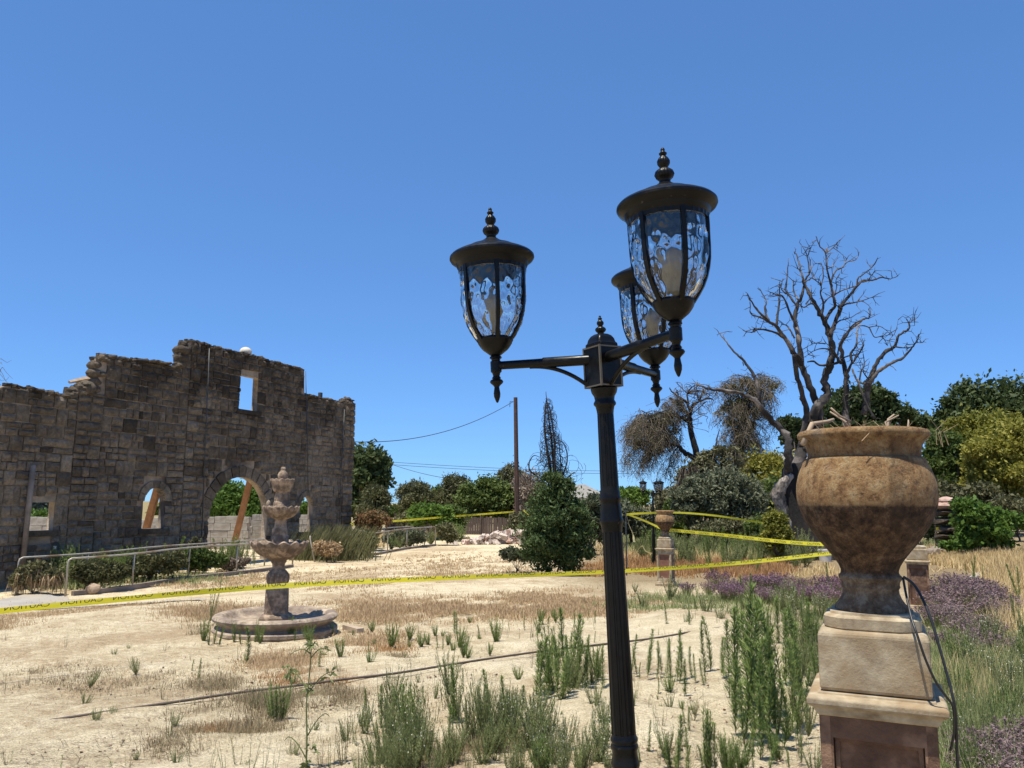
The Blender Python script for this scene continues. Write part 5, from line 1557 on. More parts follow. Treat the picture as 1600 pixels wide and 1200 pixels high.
# big bush with the charred cypress standing in it
tree('evergreen_bush', 'large dark evergreen bush below the charred cypress', [(870, 800, 44, 44), (850, 835, 40, 40), (895, 835, 36, 40), (865, 765, 32, 28), (880, 860, 44, 24), (838, 860, 26, 20)], 21.5, 'lf_bush', 36000, .10, (870, 892), .03, 130, .22, cat='bush', seed=40, fork=.2, elong=2.4, upb=.8, shell=.35)
cyp_o = at(868, 770, 21.8)
cyp = empty('charred_cypress', (cyp_o[0], 21.8, gz(cyp_o[0], 21.8)), 0, 'charred bare cypress spire rising out of the evergreen bush', 'tree')
org = np.array(cyp.location)
cm_ = MB()
for i, pts in enumerate(([(868, 800), (866, 740), (862, 690), (857, 650), (853, 612)], [(870, 800), (867, 735), (866, 690), (862, 655), (856, 628)], [(866, 760), (856, 712), (851, 670), (852, 640), (854, 620)],
                         [(872, 760), (884, 730), (886, 708), (880, 692), (873, 688)], [(866, 760), (876, 735), (874, 700), (872, 680)], [(840, 745), (828, 735), (827, 722), (834, 712), (842, 714)], [(882, 750), (892, 742), (897, 738)])):
    limb_px(pts, 21.8, .045 if i < 3 else .024, .008, org, mb=cm_, seed=50 + i, jit=.3 * (-1) ** i)
cm_.build('stem', M['char'], cyp, smooth=True)
rg = np.random.default_rng(5); cb = MB()
for k in range(560):
    f_ = rg.random() ** .8
    y = 625 + f_ * 135
    half = 2 + f_ * 20 + (14 * rg.random() if f_ > .6 else 0)
    x = 856 + 12 * f_ + rg.normal() * half * .5
    p = at(x, y, 21.8 + rg.normal() * .15) - org
    sgn = rg.choice((-1, 1)); rad = rg.uniform(.06, .22) * (.5 + f_)
    a0 = rg.uniform(0, 6.28); pts = []
    for j in range(6):
        a = a0 + sgn * j * .5
        pts.append(p + rad * np.array([math.cos(a), .3 * math.sin(a * 1.3), math.sin(a)]))
    cb.tube(pts, np.linspace(.007, .0035, 6), 3, cap=False)
tag(cb.build('curled_twigs', M['char'], cyp), kind='stuff')

# shrubs along the ruin and the ramp
SHB = 'shrubs along the ramp'
tree('low_shrub', 'dry brown green shrub at the end of the concrete path', [(50, 895, 26, 20), (30, 905, 18, 14), (80, 900, 22, 18)], 21.6, 'lf_dull', 5000, .10, (52, 922), .02, 36, .3, SHB, 'shrub', seed=60, hang=900, hangm='straw', hanglen=.4, fork=.1)
tree('low_shrub', 'grey green shrub behind the first rail posts', [(140, 895, 30, 22), (175, 893, 24, 20)], 22.6, 'lf_olive', 5500, .10, (150, 920), .02, 34, .3, SHB, 'shrub', seed=61, fork=.1)
tree('low_shrub', 'dense green shrub between the ramp rails under the arched window', [(225, 885, 34, 20), (262, 880, 28, 22)], 24.4, 'lf_olive', 6500, .10, (240, 908), .02, 40, .3, SHB, 'shrub', seed=62, fork=.1)
tree('low_shrub', 'dark green shrub before the foot of the arched doorway', [(310, 872, 34, 18), (335, 875, 26, 14)], 26.6, 'lf_mid', 6500, .10, (320, 895), .02, 40, .3, SHB, 'shrub', seed=63, fork=.1)
tree('low_shrub', 'tall thin shrub climbing at the doorway edge', [(303, 850, 8, 14), (310, 862, 9, 10)], 27.5, 'lf_dull', 1500, .10, (306, 878), .02, 14, .4, SHB, 'shrub', seed=64, fork=.1)
tree('low_shrub', 'dry purple brown shrub by the timber prop', [(355, 880, 26, 10), (375, 878, 18, 9)], 27.4, 'lf_brown', 2600, .10, (360, 892), .02, 22, .36, SHB, 'shrub', seed=65, fork=.1)
tree('low_shrub', 'green bush behind the start of the far handrail', [(560, 850, 18, 18), (575, 845, 14, 16)], 34, 'lf_olive', 4000, .12, (565, 870), .02, 26, .34, SHB, 'shrub', seed=66, fork=.1)
tree('low_shrub', 'reddish shrub at the corner of the stone building', [(570, 815, 16, 16), (590, 812, 18, 14), (580, 830, 14, 14)], 37, 'lf_red', 3200, .13, (580, 848), .02, 26, .36, SHB, 'shrub', seed=67, fork=.1)
tree('low_shrub', 'grey green shrub inside the far ramp rails', [(620, 840, 16, 12), (650, 838, 18, 12)], 39.5, 'lf_grey', 3000, .13, (635, 852), .02, 22, .36, SHB, 'shrub', seed=68, fork=.1)
tree('low_shrub', 'dull green shrub at the far end of the handrail', [(695, 830, 16, 12), (705, 838, 12, 8)], 41.5, 'lf_olive', 2400, .13, (698, 845), .02, 18, .36, SHB, 'shrub', seed=69, fork=.1)
tree('low_shrub', 'pale dry weedy shrub at the foot of the bent post', [(512, 858, 20, 10)], 31.0, 'straw', 2200, .10, (512, 868), .02, 16, .4, SHB, 'shrub', seed=70, fork=.1)
tree('low_shrub', 'low grey green bush at the side of the evergreen bush', [(800, 866, 20, 13), (820, 868, 16, 12)], 22.5, 'lf_grey', 3500, .09, (808, 882), .02, 24, .36, SHB, 'shrub', seed=71, fork=.1)
# rosemary-like sprays against the building corner
rs = empty('broom_bush', (*at(510, 862, 32.6)[:2], gz(*at(510, 862, 32.6)[:2])), 0, 'upright feathery broom bush against the far end of the stone wall', 'bush', SHB)
rg = np.random.default_rng(71); n_ = 1500
b0 = rg.normal(size=(n_, 3)) * np.array([.75, .5, 0]); L = rg.uniform(.3, 1.45, n_)
tp = b0 + np.stack([L * (.38 + .2 * rg.normal(size=n_)), .25 * rg.normal(size=n_), L], 1)
mid_ = (b0 + tp) / 2 + np.array([-.06, 0, .05]); wv = np.stack([np.full(n_, .011), rg.normal(size=n_) * .008, np.zeros(n_)], 1)
V = np.concatenate([np.stack([b0 - wv, b0 + wv, mid_ + wv, mid_ - wv], 1), np.stack([mid_ - wv, mid_ + wv, tp + wv * .3, tp - wv * .3], 1)]).reshape(-1, 3)
link('sprays', quadmesh('sprays', V, 2 * n_, M['lf_olive']), rs)

# bare tree at the edge of the frame, behind the ruin
bt_ = at(-35, 640, 40)
bar = empty('bare_tree', (bt_[0], 40, gz(bt_[0], 40)), 0, 'bare twiggy tree top showing over the low end of the wall', 'tree')
org = np.array(bar.location); bb_ = MB()
limb_px([(-60, 830), (-50, 700), (-40, 620), (-25, 570)], 40, .22, .06, org, mb=bb_, seed=80)
rg = np.random.default_rng(81)
for k in range(60):
    x0, y0 = rg.uniform(-60, -10), rg.uniform(560, 660)
    pts = [(x0, y0)]
    for j in range(4): pts.append((pts[-1][0] + rg.uniform(0, 13), pts[-1][1] + rg.normal() * 9 - 3 + 4 * j))
    limb_px(pts, 40, .022, .007, org, seg=3, mb=bb_, seed=100 + k, jit=rg.normal(), n=6)
bb_.build('trunk', M['bark'], bar)

# ================================================================== BURNT OAK
YT = 25.0
def Z1(x, y): return (1060 + x / 3.3333, 360 + y / 3.3333)
tb = at(1252, 868, YT)
oak = empty('burnt_oak', (tb[0], YT, gz(tb[0], YT)), 0, 'large burnt dead oak with bare dark branches behind the big urn', 'tree')
org = np.array(oak.location)
trk = MB()
# trunk: uneven stacked rings, wide charred foot
ringpx = [(884, 1262, 40), (868, 1260, 36), (845, 1257, 30), (820, 1255, 28), (795, 1253, 27), (775, 1250, 26.5), (758, 1247, 25), (745, 1244, 21), (734, 1243, 18), (724, 1244, 15)]
rg = np.random.default_rng(90); seg = 28; V = []
ph = rg.uniform(0, 6.28, 5)
for i, (y, x, r) in enumerate(ringpx):
    c = at(x, y, YT) - org; rr = sz(r, YT)
    th = np.arange(seg) * 2 * math.pi / seg
    lump = 1 + .10 * np.sin(3 * th + ph[0] + i * .3) + .07 * np.sin(5 * th + ph[1] - i * .25) + .05 * np.sin(9 * th + ph[2] + i * .4) + .03 * rg.normal(size=seg)
    V.append(np.stack([c[0] + rr * lump * np.cos(th), c[1] + rr * .9 * lump * np.sin(th), np.full(seg, c[2])], 1))
Fs = []
for i in range(len(ringpx) - 1):
    for k in range(seg): Fs.append((i * seg + k, i * seg + (k + 1) % seg, (i + 1) * seg + (k + 1) % seg, (i + 1) * seg + k))
Fs.append(tuple((len(ringpx) - 1) * seg + k for k in range(seg)))
trk.add(np.concatenate(V), Fs)
trk.build('trunk', M['burnt'], oak, smooth=True)
# bulging barkless shoulder, bleached white
bl = MB()
pts = [(1238, 742), (1228, 751), (1220, 761), (1216, 771), (1218, 783), (1224, 798), (1231, 818), (1237, 838)]
S = spline([at(x, y, YT - .25) - org for x, y in pts], 26)
bl.tube(S, np.interp(np.linspace(0, 1, 26), [0, .15, .4, .55, .75, 1], [.08, .15, .21, .20, .14, .05]), 14)
bl.v[0] += np.random.default_rng(6).normal(size=bl.v[0].shape) * .018
bl.build('bleached_shoulder', M['bleached'], oak, smooth=True)
TWG = MB()
def B(pts, r0, r1, jit=0., zoom=True, sd=[0]):
    sd[0] += 1
    q = [Z1(*p_) for p_ in pts] if zoom else pts
    mb = MB(); S = limb_px(q, YT, sz(r0, YT) * .88, sz(r1, YT) * .8, org, seg=8, jit=jit, seed=200 + sd[0], mb=mb)
    rg_ = np.random.default_rng(900 + sd[0])
    nv = len(mb.v[0]) // 8; rad = np.linspace(sz(r0, YT), sz(r1, YT), nv)
    mb.v[0] += rg_.normal(size=mb.v[0].shape) * np.repeat(rad, 8)[:, None] * .13
    for k in range(3 + len(S) // 4):            # snapped side twigs
        i = int(rg_.integers(len(S) // 3, len(S))); p = S[i] - org
        d = unit(S[min(i + 1, len(S) - 1)] - S[max(i - 1, 0)] + rg_.normal(size=3) * .9 + np.array([0, 0, .35])); L_ = rg_.uniform(.12, .55) * (1 if r0 < 4 else .7)
        p1_ = p + d * L_ * .5; p2 = p1_ + unit(d + rg_.normal(size=3) * .5) * L_ * .5
        TWG.tube([p, p1_, p2], [.013, .009, .004], 4, cap=False)
        if rg_.random() < .6:
            TWG.tube([p1_, p1_ + unit(d + rg_.normal(size=3) * .8) * L_ * .4], [.008, .003], 3, cap=False)
    return mb.build('branch', M['burnt_branch'], oak, smooth=True)
# main limbs (photo pixels for the first, 3.33x zoom pixels for the others)
B([(1240, 752), (1231, 733), (1233, 707), (1230, 683), (1217, 669), (1197, 647), (1185, 632), (1170, 620), (1147, 612), (1117, 609), (1103, 606), (1089, 600)], 8, 1.2, -1.2, False)
B([(1186, 632), (1186, 620), (1181, 594), (1165, 567), (1155, 557), (1144, 546), (1134, 533), (1124, 521)], 3.6, .9, .8, False)
B([(600, 1290), (620, 1200), (660, 1110), (690, 1000), (730, 910), (772, 850), (762, 760), (790, 700), (800, 620), (785, 540), (760, 470), (730, 420), (695, 350), (660, 290), (640, 230), (628, 160), (603, 110)], 10, .8, .6)
B([(640, 1120), (655, 1030), (667, 930), (640, 840), (615, 740), (604, 650)], 6, 3.5, -.5)
B([(660, 1150), (735, 1000), (720, 900), (680, 790), (640, 700), (626, 560), (610, 470), (620, 390), (640, 340), (655, 280), (682, 220), (690, 150)], 8, .8, .9)
B([(640, 690), (605, 640), (560, 570), (510, 500), (465, 470), (400, 400), (360, 330)], 5.2, .9, -1.0)
B([(640, 700), (604, 650), (590, 610)], 4.5, 3, -.2)
B([(475, 478), (430, 455), (378, 435), (376, 398)], 2.2, .7, -.3)
B([(470, 470), (450, 410), (458, 370), (425, 305)], 2.2, .7, .6)
B([(510, 500), (522, 400), (528, 350), (524, 280)], 2.6, .7, .8)
B([(550, 560), (500, 530), (420, 515), (385, 530), (350, 528)], 2.4, .7, -.9)
B([(388, 522), (400, 512), (350, 525)], 1.2, .6, -.2)
B([(616, 500), (578, 420), (545, 345), (515, 335), (478, 322)], 2.4, .7, -.6)
B([(620, 400), (585, 350), (560, 310), (568, 230), (573, 145)], 2.4, .6, .6)
B([(622, 360), (602, 320), (600, 258)], 1.8, .7, 1.)
B([(560, 330), (535, 300), (545, 250)], 1.4, .6, .3)
B([(605, 560), (570, 500), (535, 488)], 1.8, .7, .3)
B([(655, 270), (690, 250), (708, 235)], 1.3, .6, .5)
B([(682, 220), (670, 130), (640, 75)], 1.3, .5, .4)
B([(676, 130), (690, 92)], .8, .4, .1)
B([(640, 210), (620, 200)], 1, .5, 0)
B([(725, 415), (695, 380), (655, 400), (632, 385)], 2, .7, -.5)
B([(665, 385), (690, 340), (690, 285)], 1.4, .6, .4)
B([(792, 550), (812, 490), (840, 420), (852, 388), (890, 340), (930, 290), (962, 262), (1010, 260), (1060, 245), (1100, 252), (1142, 238)], 3.8, .6, 1.2)
B([(930, 288), (935, 250), (960, 232), (1000, 200), (1022, 178)], 1.6, .5, .4)
B([(950, 270), (985, 262), (1005, 235), (1028, 208)], 1.3, .5, -.4)
B([(850, 400), (870, 385), (905, 378), (960, 365), (1012, 347)], 1.8, .5, -.6)
B([(935, 372), (944, 352)], .8, .4, 0)
B([(815, 492), (840, 470), (875, 462), (908, 450)], 1.6, .5, .5)
B([(842, 420), (832, 395), (852, 383)], 1.5, .6, .2)
B([(762, 470), (795, 420), (815, 390), (802, 320), (792, 270), (772, 190), (766, 118), (735, 80), (716, 30)], 3.2, .6, -.8)
B([(766, 118), (800, 95), (828, 65), (868, 25)], 1.2, .4, .3)
B([(766, 118), (772, 88)], .8, .4, .1)
B([(792, 280), (815, 215), (850, 195), (880, 165), (925, 152), (940, 120)], 1.8, .5, .5)
B([(870, 172), (875, 150)], .7, .4, .1)
B([(800, 345), (840, 318), (890, 300), (930, 288)], 1.5, .6, -.5)
B([(748, 440), (755, 380), (740, 330), (742, 285), (700, 250)], 2, .6, -.5)
B([(742, 290), (755, 230), (745, 170)], 1.4, .5, .3)
B([(757, 380), (785, 350), (800, 345)], 1.4, .8, .1)
B([(775, 200), (800, 190), (808, 175)], 1, .5, .2)
B([(815, 330), (825, 290), (820, 260), (840, 225)], 1.2, .4, .4)
B([(848, 690), (835, 680), (815, 640), (795, 610)], 3, 1.8, -.3)
B([(672, 685), (705, 682), (738, 702), (790, 700), (840, 685)], 1.2, 2.6, .2)
B([(785, 620), (745, 615), (700, 630), (665, 655)], 1.3, .4, -.6)
B([(765, 590), (710, 588), (665, 610)], 1.1, .4, -.8)
# second stem, rising behind the urn
B([(700, 1190), (800, 1130), (870, 1060), (872, 960), (876, 860), (872, 760), (850, 650), (848, 590), (880, 530), (935, 485), (965, 460), (992, 455), (995, 402)], 6.5, .8, .9)
B([(872, 760), (900, 700), (930, 660), (965, 598)], 2.6, .9, -.5)
B([(905, 690), (898, 640), (925, 600), (930, 540), (938, 490)], 2.4, 1.2, .3)
B([(850, 670), (880, 655), (940, 640), (968, 595)], 1.6, .6, .5)
B([(852, 580), (880, 545), (900, 500), (945, 470)], 2, .8, -.4)
B([(830, 650), (838, 600), (870, 550)], 1.4, .6, -.5)
B([(905, 720), (920, 760), (940, 800), (970, 880), (1020, 980)], 1.5, 2.4, -.4)
B([(940, 800), (950, 740), (968, 700), (962, 645)], 1.8, .7, .4)
B([(965, 960), (985, 850), (980, 800), (1010, 740), (1040, 680), (1085, 630), (1125, 605), (1150, 545), (1200, 515), (1200, 480), (1187, 462)], 5.4, .7, .6)
B([(985, 830), (1010, 775), (1050, 730), (1110, 690), (1165, 668), (1210, 620), (1240, 580), (1252, 540)], 4, .7, -.7)
B([(1240, 585), (1270, 585)], .8, .4, 0)
B([(1125, 605), (1180, 612), (1215, 605)], 1.4, .5, .3)
B([(1200, 490), (1215, 472), (1235, 466)], .9, .4, .1)
B([(940, 495), (990, 505), (1020, 555), (1060, 555), (1090, 600)], 1.2, .6, .7)
B([(990, 505), (1050, 500), (1105, 540)], .9, .4, .5)
B([(1110, 610), (1100, 570), (1130, 530), (1145, 465)], .9, .3, .4)
B([(985, 770), (965, 740), (960, 700)], 1.2, .5, -.2)
B([(880, 960), (868, 900), (862, 860)], 2, 1.6, 0)

tag(TWG.build('fine_twigs', M['burnt_branch'], oak), kind='stuff')
# more growth filling the edge of the yard
EXTRA = [('green_shrub', 'rounded dull green shrub at the near end of the plank fence', [(640, 812, 22, 12)], 50, 'lf_dull', 2600, .2, (640, 826)),
         ('green_shrub', 'dark shrub behind the yellow tape at the fence', [(735, 800, 24, 14)], 54.5, 'lf_mid', 2600, .2, (735, 818)),
         ('green_shrub', 'low green growth at the foot of the utility pole', [(812, 818, 18, 14), (800, 826, 14, 8)], 47, 'lf_dull', 2600, .18, (810, 832)),
         ('grey_shrub', 'silver shrub filling the gap beyond the lamp post', [(950, 812, 22, 26), (940, 825, 18, 20)], 33, 'lf_grey', 4200, .15, (948, 846)),
         ('green_shrub', 'dull bush between the small street lamp and the far urn', [(1022, 812, 18, 22), (1010, 825, 14, 16)], 37, 'lf_dull', 3200, .16, (1018, 840)),
         ('green_shrub', 'dark bush just past the far urn', [(1068, 812, 24, 22), (1055, 800, 16, 18)], 34, 'lf_mid', 4200, .16, (1065, 838)),
         ('green_shrub', 'olive bush under the big grey green shrub', [(1150, 822, 40, 14), (1110, 825, 30, 12)], 30, 'lf_dull', 5000, .13, (1135, 842)),
         ('green_shrub', 'green bush between the grey shrub and the burnt trunk', [(1190, 825, 22, 20)], 29, 'lf_mid', 3200, .13, (1190, 848)),
         ('dark_shrub', 'dark hedge behind the stone pillar', [(1470, 805, 26, 26), (1445, 810, 20, 22)], 34, 'lf_dark', 4200, .17, (1465, 842)),
         ('dark_shrub', 'dark hedge at the photo edge behind the vines', [(1590, 800, 40, 18)], 36, 'lf_dull', 4200, .17, (1590, 830))]
for i, (nm, lb, cr_, Yd_, lf_, n_, ls_, bs_) in enumerate(EXTRA):
    tree(nm, lb, cr_, Yd_, lf_, n_, ls_, bs_, .05, 26, .32, cat='shrub', seed=600 + i, fork=.2, elong=2.4)
for i, (px, py, rx, ry, lb) in enumerate(((690, 782, 26, 20, 'dim far tree between the two olive groups'), (905, 785, 30, 16, 'dim far tree beside the grey roofed house'), (955, 780, 26, 16, 'dim far tree behind the lamp post'), (1075, 790, 34, 18, 'dim far tree beyond the weeping tree'), (1270, 770, 40, 30, 'dim far tree behind the burnt trunk'), (1420, 760, 40, 40, 'dim far tree hidden by the big urn shoulder'), (620, 800, 30, 10, 'low far hedge tree between the olives'))):
    tree('far_tree', lb, [(px, py, rx, ry), (px + rx * .4, py + 6, rx * .8, ry * .8)], 95, ('lf_mid', 'lf_dull', 'lf_dark')[i % 3], 3600, .42, (px, 806), .25, 22, .36, GT, seed=640 + i)
# ================================================================== WEEDS
def weed_meshes(seed, nl=170, stems=1, spread=0.0, leaf=.085, lw=.009, top=1.5, bare=.04, flowers=0, lm='weed', droop=0.0, ang=(25, 60)):
    """unit-high weed: returns (stem mesh, foliage mesh)"""
    rg = np.random.default_rng(seed)
    SV_, LV, LM_ = [], [], []
    for s in range(stems):
        a = rg.uniform(0, 6.28); sp = spread * rg.uniform(.3, 1) if stems > 1 else rg.normal() * .03
        H = 1.0 if s == 0 else rg.uniform(.6, .98)
        tip = np.array([math.cos(a) * sp, math.sin(a) * sp, H]); root = np.array([math.cos(a), math.sin(a), 0]) * .02 * (stems > 1)
        mid = root + (tip - root) * .5 + np.array([rg.normal(), rg.normal(), 0]) * .05 + np.array([math.cos(a), math.sin(a), 0]) * sp * .12
        q = lambda t_: (root * (1 - t_) ** 2 + 2 * mid * t_ * (1 - t_) + tip * t_ ** 2)
        for (dx, dy) in ((1, 0), (0, 1)):
            for j in range(4):
                t0, t1 = j / 4, (j + 1) / 4
                w0, w1 = .0075 * (1 - .7 * t0), .0075 * (1 - .7 * t1); e = np.array([dx, dy, 0])
                SV_.append([q(t0) - e * w0, q(t0) + e * w0, q(t1) + e * w1, q(t1) - e * w1])
        n = nl // stems if stems > 1 else nl
        for i in range(n):
            t_ = bare + (1 - bare) * (1 - (1 - rg.random()) ** top) if top >= 1 else rg.uniform(bare, 1)
            p = q(t_); az = i * 2.4 + rg.normal() * .4
            el = R(rg.uniform(*ang)) * (1 if t_ < .9 else 1.35)
            d = np.array([math.cos(az) * math.cos(el), math.sin(az) * math.cos(el), math.sin(el)])
            L = leaf * rg.uniform(.6, 1.15) * (1.15 - .55 * t_)
            sd = np.array([-math.sin(az), math.cos(az), 0]) * lw * rg.uniform(.7, 1.2)
            p1_ = p + d * L * .5; d2 = d + np.array([0, 0, .25 - droop]); p2 = p1_ + d2 / np.linalg.norm(d2) * L * .5
            LV.append([p - sd * .4, p1_ - sd, p2, p1_ + sd]); LM_.append(0)
        for i in range(flowers // stems):
            p = q(rg.uniform(.8, 1.0)) + rg.normal(size=3) * .035
            x = unit(rg.normal(size=3)) * .016; y = unit(np.cross(x, rg.normal(size=3))) * .016
            LV.append([p - x, p - y, p + x, p + y]); LM_.append(1)
    a_ = quadmesh('weed_stem', np.array(SV_).reshape(-1, 3), len(SV_), M['weed_stem'])
    b_ = quadmesh('foliage', np.array(LV).reshape(-1, 3), len(LV), [M[lm], M['flower']], matidx=LM_)
    return a_, b_
TALL = [weed_meshes(300 + i, 330, 1, leaf=.135, lw=.0055, top=1.15, bare=.04, ang=(22, 66)) for i in range(6)]
TALLB = [weed_meshes(320 + i, 800, 5, .16, leaf=.12, lw=.0052, top=1.1, bare=.04, ang=(22, 66)) for i in range(5)]
BUSHY = [weed_meshes(340 + i, 1900, 22, .55, leaf=.11, lw=.0065, top=1.0, bare=.1, lm='weed_grey') for i in range(5)]
BUSHG = [weed_meshes(360 + i, 1900, 22, .5, leaf=.13, lw=.008, top=1.0, bare=.1) for i in range(4)]
WISPY = [weed_meshes(380 + i, 90, 3, .2, leaf=.07, lw=.0045, top=1.0, bare=.2, lm='weed_grey', ang=(35, 70)) for i in range(5)]
FLOW = [weed_meshes(400 + i, 1500, 18, .45, leaf=.10, lw=.007, top=1.0, bare=.1, flowers=60, lm='weed_grey') for i in range(4)]
LEAFY = [weed_meshes(420 + i, 70, 1, leaf=.16, lw=.016, top=1.0, bare=.05, ang=(5, 40), droop=.5) for i in range(4)]
DRY = [weed_meshes(440 + i, 260, 7, .4, leaf=.10, lw=.005, top=1.0, bare=.15, lm='litter', ang=(10, 70)) for i in range(4)]
KIND = {'dry': (DRY, 'dry_weed'), 'tall': (TALL, 'tall_weed'), 'tallb': (TALLB, 'tall_weed'), 'bushy': (BUSHY, 'bushy_weed'), 'bushg': (BUSHG, 'bushy_weed'), 'wispy': (WISPY, 'wispy_weed'), 'flow': (FLOW, 'flowering_weed'), 'leafy': (LEAFY, 'leafy_weed')}
wr = random.Random(44)
def weed(px, py, hpx, kind, label, group, wide=1.0):
    p = ground(px, py)
    H = hpx * p[1] / F / math.cos(PITCH) * wr.uniform(.8, 1.05)
    ms, nm = KIND[kind]
    a_, b_ = ms[wr.randrange(len(ms))]
    if kind == 'tall': wide = wide * 1.15
    o = link(nm, a_, loc=(p[0], p[1], p[2] - .015), rot=(wr.gauss(0, .10), wr.gauss(0, .10), wr.uniform(0, 6.28)))
    w = H * wide * wr.uniform(.9, 1.1)
    o.scale = (w, w, H)
    link('foliage', b_, o)
    return tag(o, label, 'weed', group)
G1 = 'tall weeds between the lamp and the big urn'
L1 = 'tall green weed in the dense stand beside the big urn pedestal'
for q in [(1150, 1118, 165), (1165, 1150, 200), (1180, 1135, 215), (1172, 1100, 160), (1192, 1150, 190), (1205, 1105, 150), (1212, 1145, 150), (1155, 1080, 130), (1186, 1070, 130), (1198, 1030, 90), (1220, 1120, 175), (1228, 1070, 125),
          (1216, 1010, 85), (1205, 1000, 80), (1238, 1135, 130), (1245, 1085, 125), (1252, 1060, 110), (1240, 1040, 100), (1262, 1035, 85), (1268, 1020, 85), (1276, 1010, 70), (1283, 1030, 80), (1255, 1110, 110), (1200, 1165, 150), (1176, 1160, 170), (1140, 1090, 105), (1132, 1060, 70), (1126, 1052, 55)]:
    kk = wr.choice(('tall', 'tall', 'tallb'))
    where = 'at the near side' if q[1] > 1120 else ('in the middle' if q[1] > 1060 else 'at the back')
    weed(*q, kk, ('slender' if kk == 'tall' else 'many stemmed') + ' tall green weed ' + where + ' of the stand by the big urn', G1, 1.0)
for q in [(1165, 1170, 120), (1225, 1165, 110), (1188, 1185, 110), (1248, 1160, 90), (1262, 1130, 90), (1278, 1100, 80), (1290, 1150, 70), (1150, 1145, 120)]:
    weed(*q, 'tall', 'slim green weed at the edge of the dense stand', G1, .9)
L2 = 'single upright green weed on the sand just beyond the lamp post'
for q in [(987, 1048, 62), (1013, 1050, 62), (1012, 1056, 50), (1034, 1050, 58), (1042, 1056, 66), (1048, 1062, 70), (1058, 1062, 70), (1062, 1066, 62), (1070, 1086, 62), (1082, 1058, 52), (1087, 1065, 45), (1103, 1050, 92), (1110, 1048, 80), (1103, 1065, 30), (1100, 1068, 40), (995, 1052, 40), (1000, 1060, 30), (1026, 1056, 45)]:
    weed(*q, 'tall', L2, G1)
L3 = 'fresh bright weed at the bottom edge between lamp and pedestal'
for q in [(1052, 1205, 85), (1048, 1200, 70), (1060, 1210, 60), (1078, 1215, 70), (1072, 1205, 50), (1105, 1200, 105), (1112, 1205, 90), (1100, 1195, 75), (1118, 1200, 80), (1136, 1210, 60), (1155, 1215, 70), (1165, 1205, 60), (1202, 1220, 60), (1234, 1215, 40), (1178, 1200, 40), (1252, 1190, 50), (1212, 1190, 60)]:
    weed(*q, wr.choice(('tall', 'tallb')), L3, G1)
for q in [(1066, 1110, 22), (1032, 1108, 12), (1080, 1110, 12), (1028, 1090, 9)]:
    weed(*q, 'bushg', 'tiny green seedling alone on the bare sand', G1, .8)
G2 = 'weeds behind the lamp post'
L4 = 'tall green weed in the clump touching the lamp post'
for q in [(838, 1085, 80), (845, 1095, 95), (858, 1090, 100), (868, 1085, 105), (878, 1080, 115), (884, 1075, 110), (892, 1068, 100), (872, 1062, 90), (900, 1075, 75), (910, 1070, 75), (917, 1075, 68), (925, 1068, 68), (932, 1065, 65), (938, 1060, 60), (850, 1072, 70), (862, 1058, 60), (890, 1092, 90), (876, 1098, 90), (942, 1075, 60)]:
    weed(*q, wr.choice(('tall', 'tallb')), L4, G2)
G3 = 'green weeds dotted over the middle sand'
L5 = 'bushy green weed dotted on the sand beyond the hose'
for q in [(612, 1013, 46), (718, 1012, 40), (724, 1026, 36), (776, 1006, 46), (868, 972, 22), (842, 990, 26), (532, 1032, 44), (640, 1000, 30), (700, 1008, 26)]:
    weed(*q, 'bushg', L5, G3, .62)
for q in [(656, 998, 30), (664, 1008, 28), (684, 1012, 26), (692, 1015, 30), (706, 1018, 24), (748, 1000, 26), (794, 998, 24), (640, 1010, 26), (714, 995, 40), (710, 990, 38), (905, 970, 22), (918, 968, 20), (880, 978, 18), (812, 1000, 22), (620, 995, 20), (820, 985, 24), (850, 1002, 20), (930, 975, 20), (768, 985, 20)]:
    weed(*q, wr.choice(('wispy', 'tall')), 'thin upright weed on the sand beyond the hose', G3)
G4 = 'weeds round the fountain basin'
for q in [(318, 1004, 40), (326, 1008, 36), (334, 1006, 44), (342, 1008, 40), (366, 1004, 40), (376, 1006, 34), (398, 1004, 40), (406, 1006, 34), (452, 1000, 38), (484, 1004, 32), (520, 990, 22), (478, 998, 30), (460, 1002, 22)]:
    weed(*q, wr.choice(('bushg', 'tallb')), 'green weed growing up against the fountain basin', G4, .6)
for q in [(384, 1037, 56), (310, 1060, 34), (498, 1046, 36), (483, 1012, 40), (300, 1048, 20), (330, 968, 70), (326, 972, 64)]:
    weed(*q, 'wispy' if q[1] < 1000 else 'tall', 'lone weed standing near the fountain', G4, 1.2)
G5 = 'weeds scattered over the nearest sand'
L6 = 'grey green weed thicket along the bottom edge of the view'
for q in [(600, 1200, 90), (618, 1195, 100), (635, 1190, 95), (650, 1205, 100), (665, 1195, 80), (690, 1205, 70), (640, 1225, 90), (610, 1230, 90), (580, 1235, 80), (680, 1235, 70), (560, 1225, 60), (735, 1225, 50)]:
    weed(*q, 'bushy', L6, G5, .55)
for q in [(745, 1160, 90), (760, 1158, 80), (775, 1160, 75), (730, 1165, 80), (790, 1155, 80), (755, 1145, 70)]:
    weed(*q, 'bushy', 'dry grey weed clump with a dark base in the middle', G5, .5)
for q in [(705, 1132, 94), (800, 1130, 78), (766, 1135, 95), (812, 1128, 60), (790, 1140, 50), (595, 1140, 60), (628, 1130, 64)]:
    weed(*q, 'tall', 'tall single weed stalk rising from the middle clump', G5, 1.1)
L7 = 'pale flowering weed near the foot of the lamp post'
for q in [(825, 1180, 60), (845, 1195, 75), (862, 1200, 80), (838, 1215, 80), (875, 1185, 60), (850, 1170, 50), (880, 1215, 70), (815, 1210, 55), (868, 1230, 70)]:
    weed(*q, 'flow', L7, G5, .6)
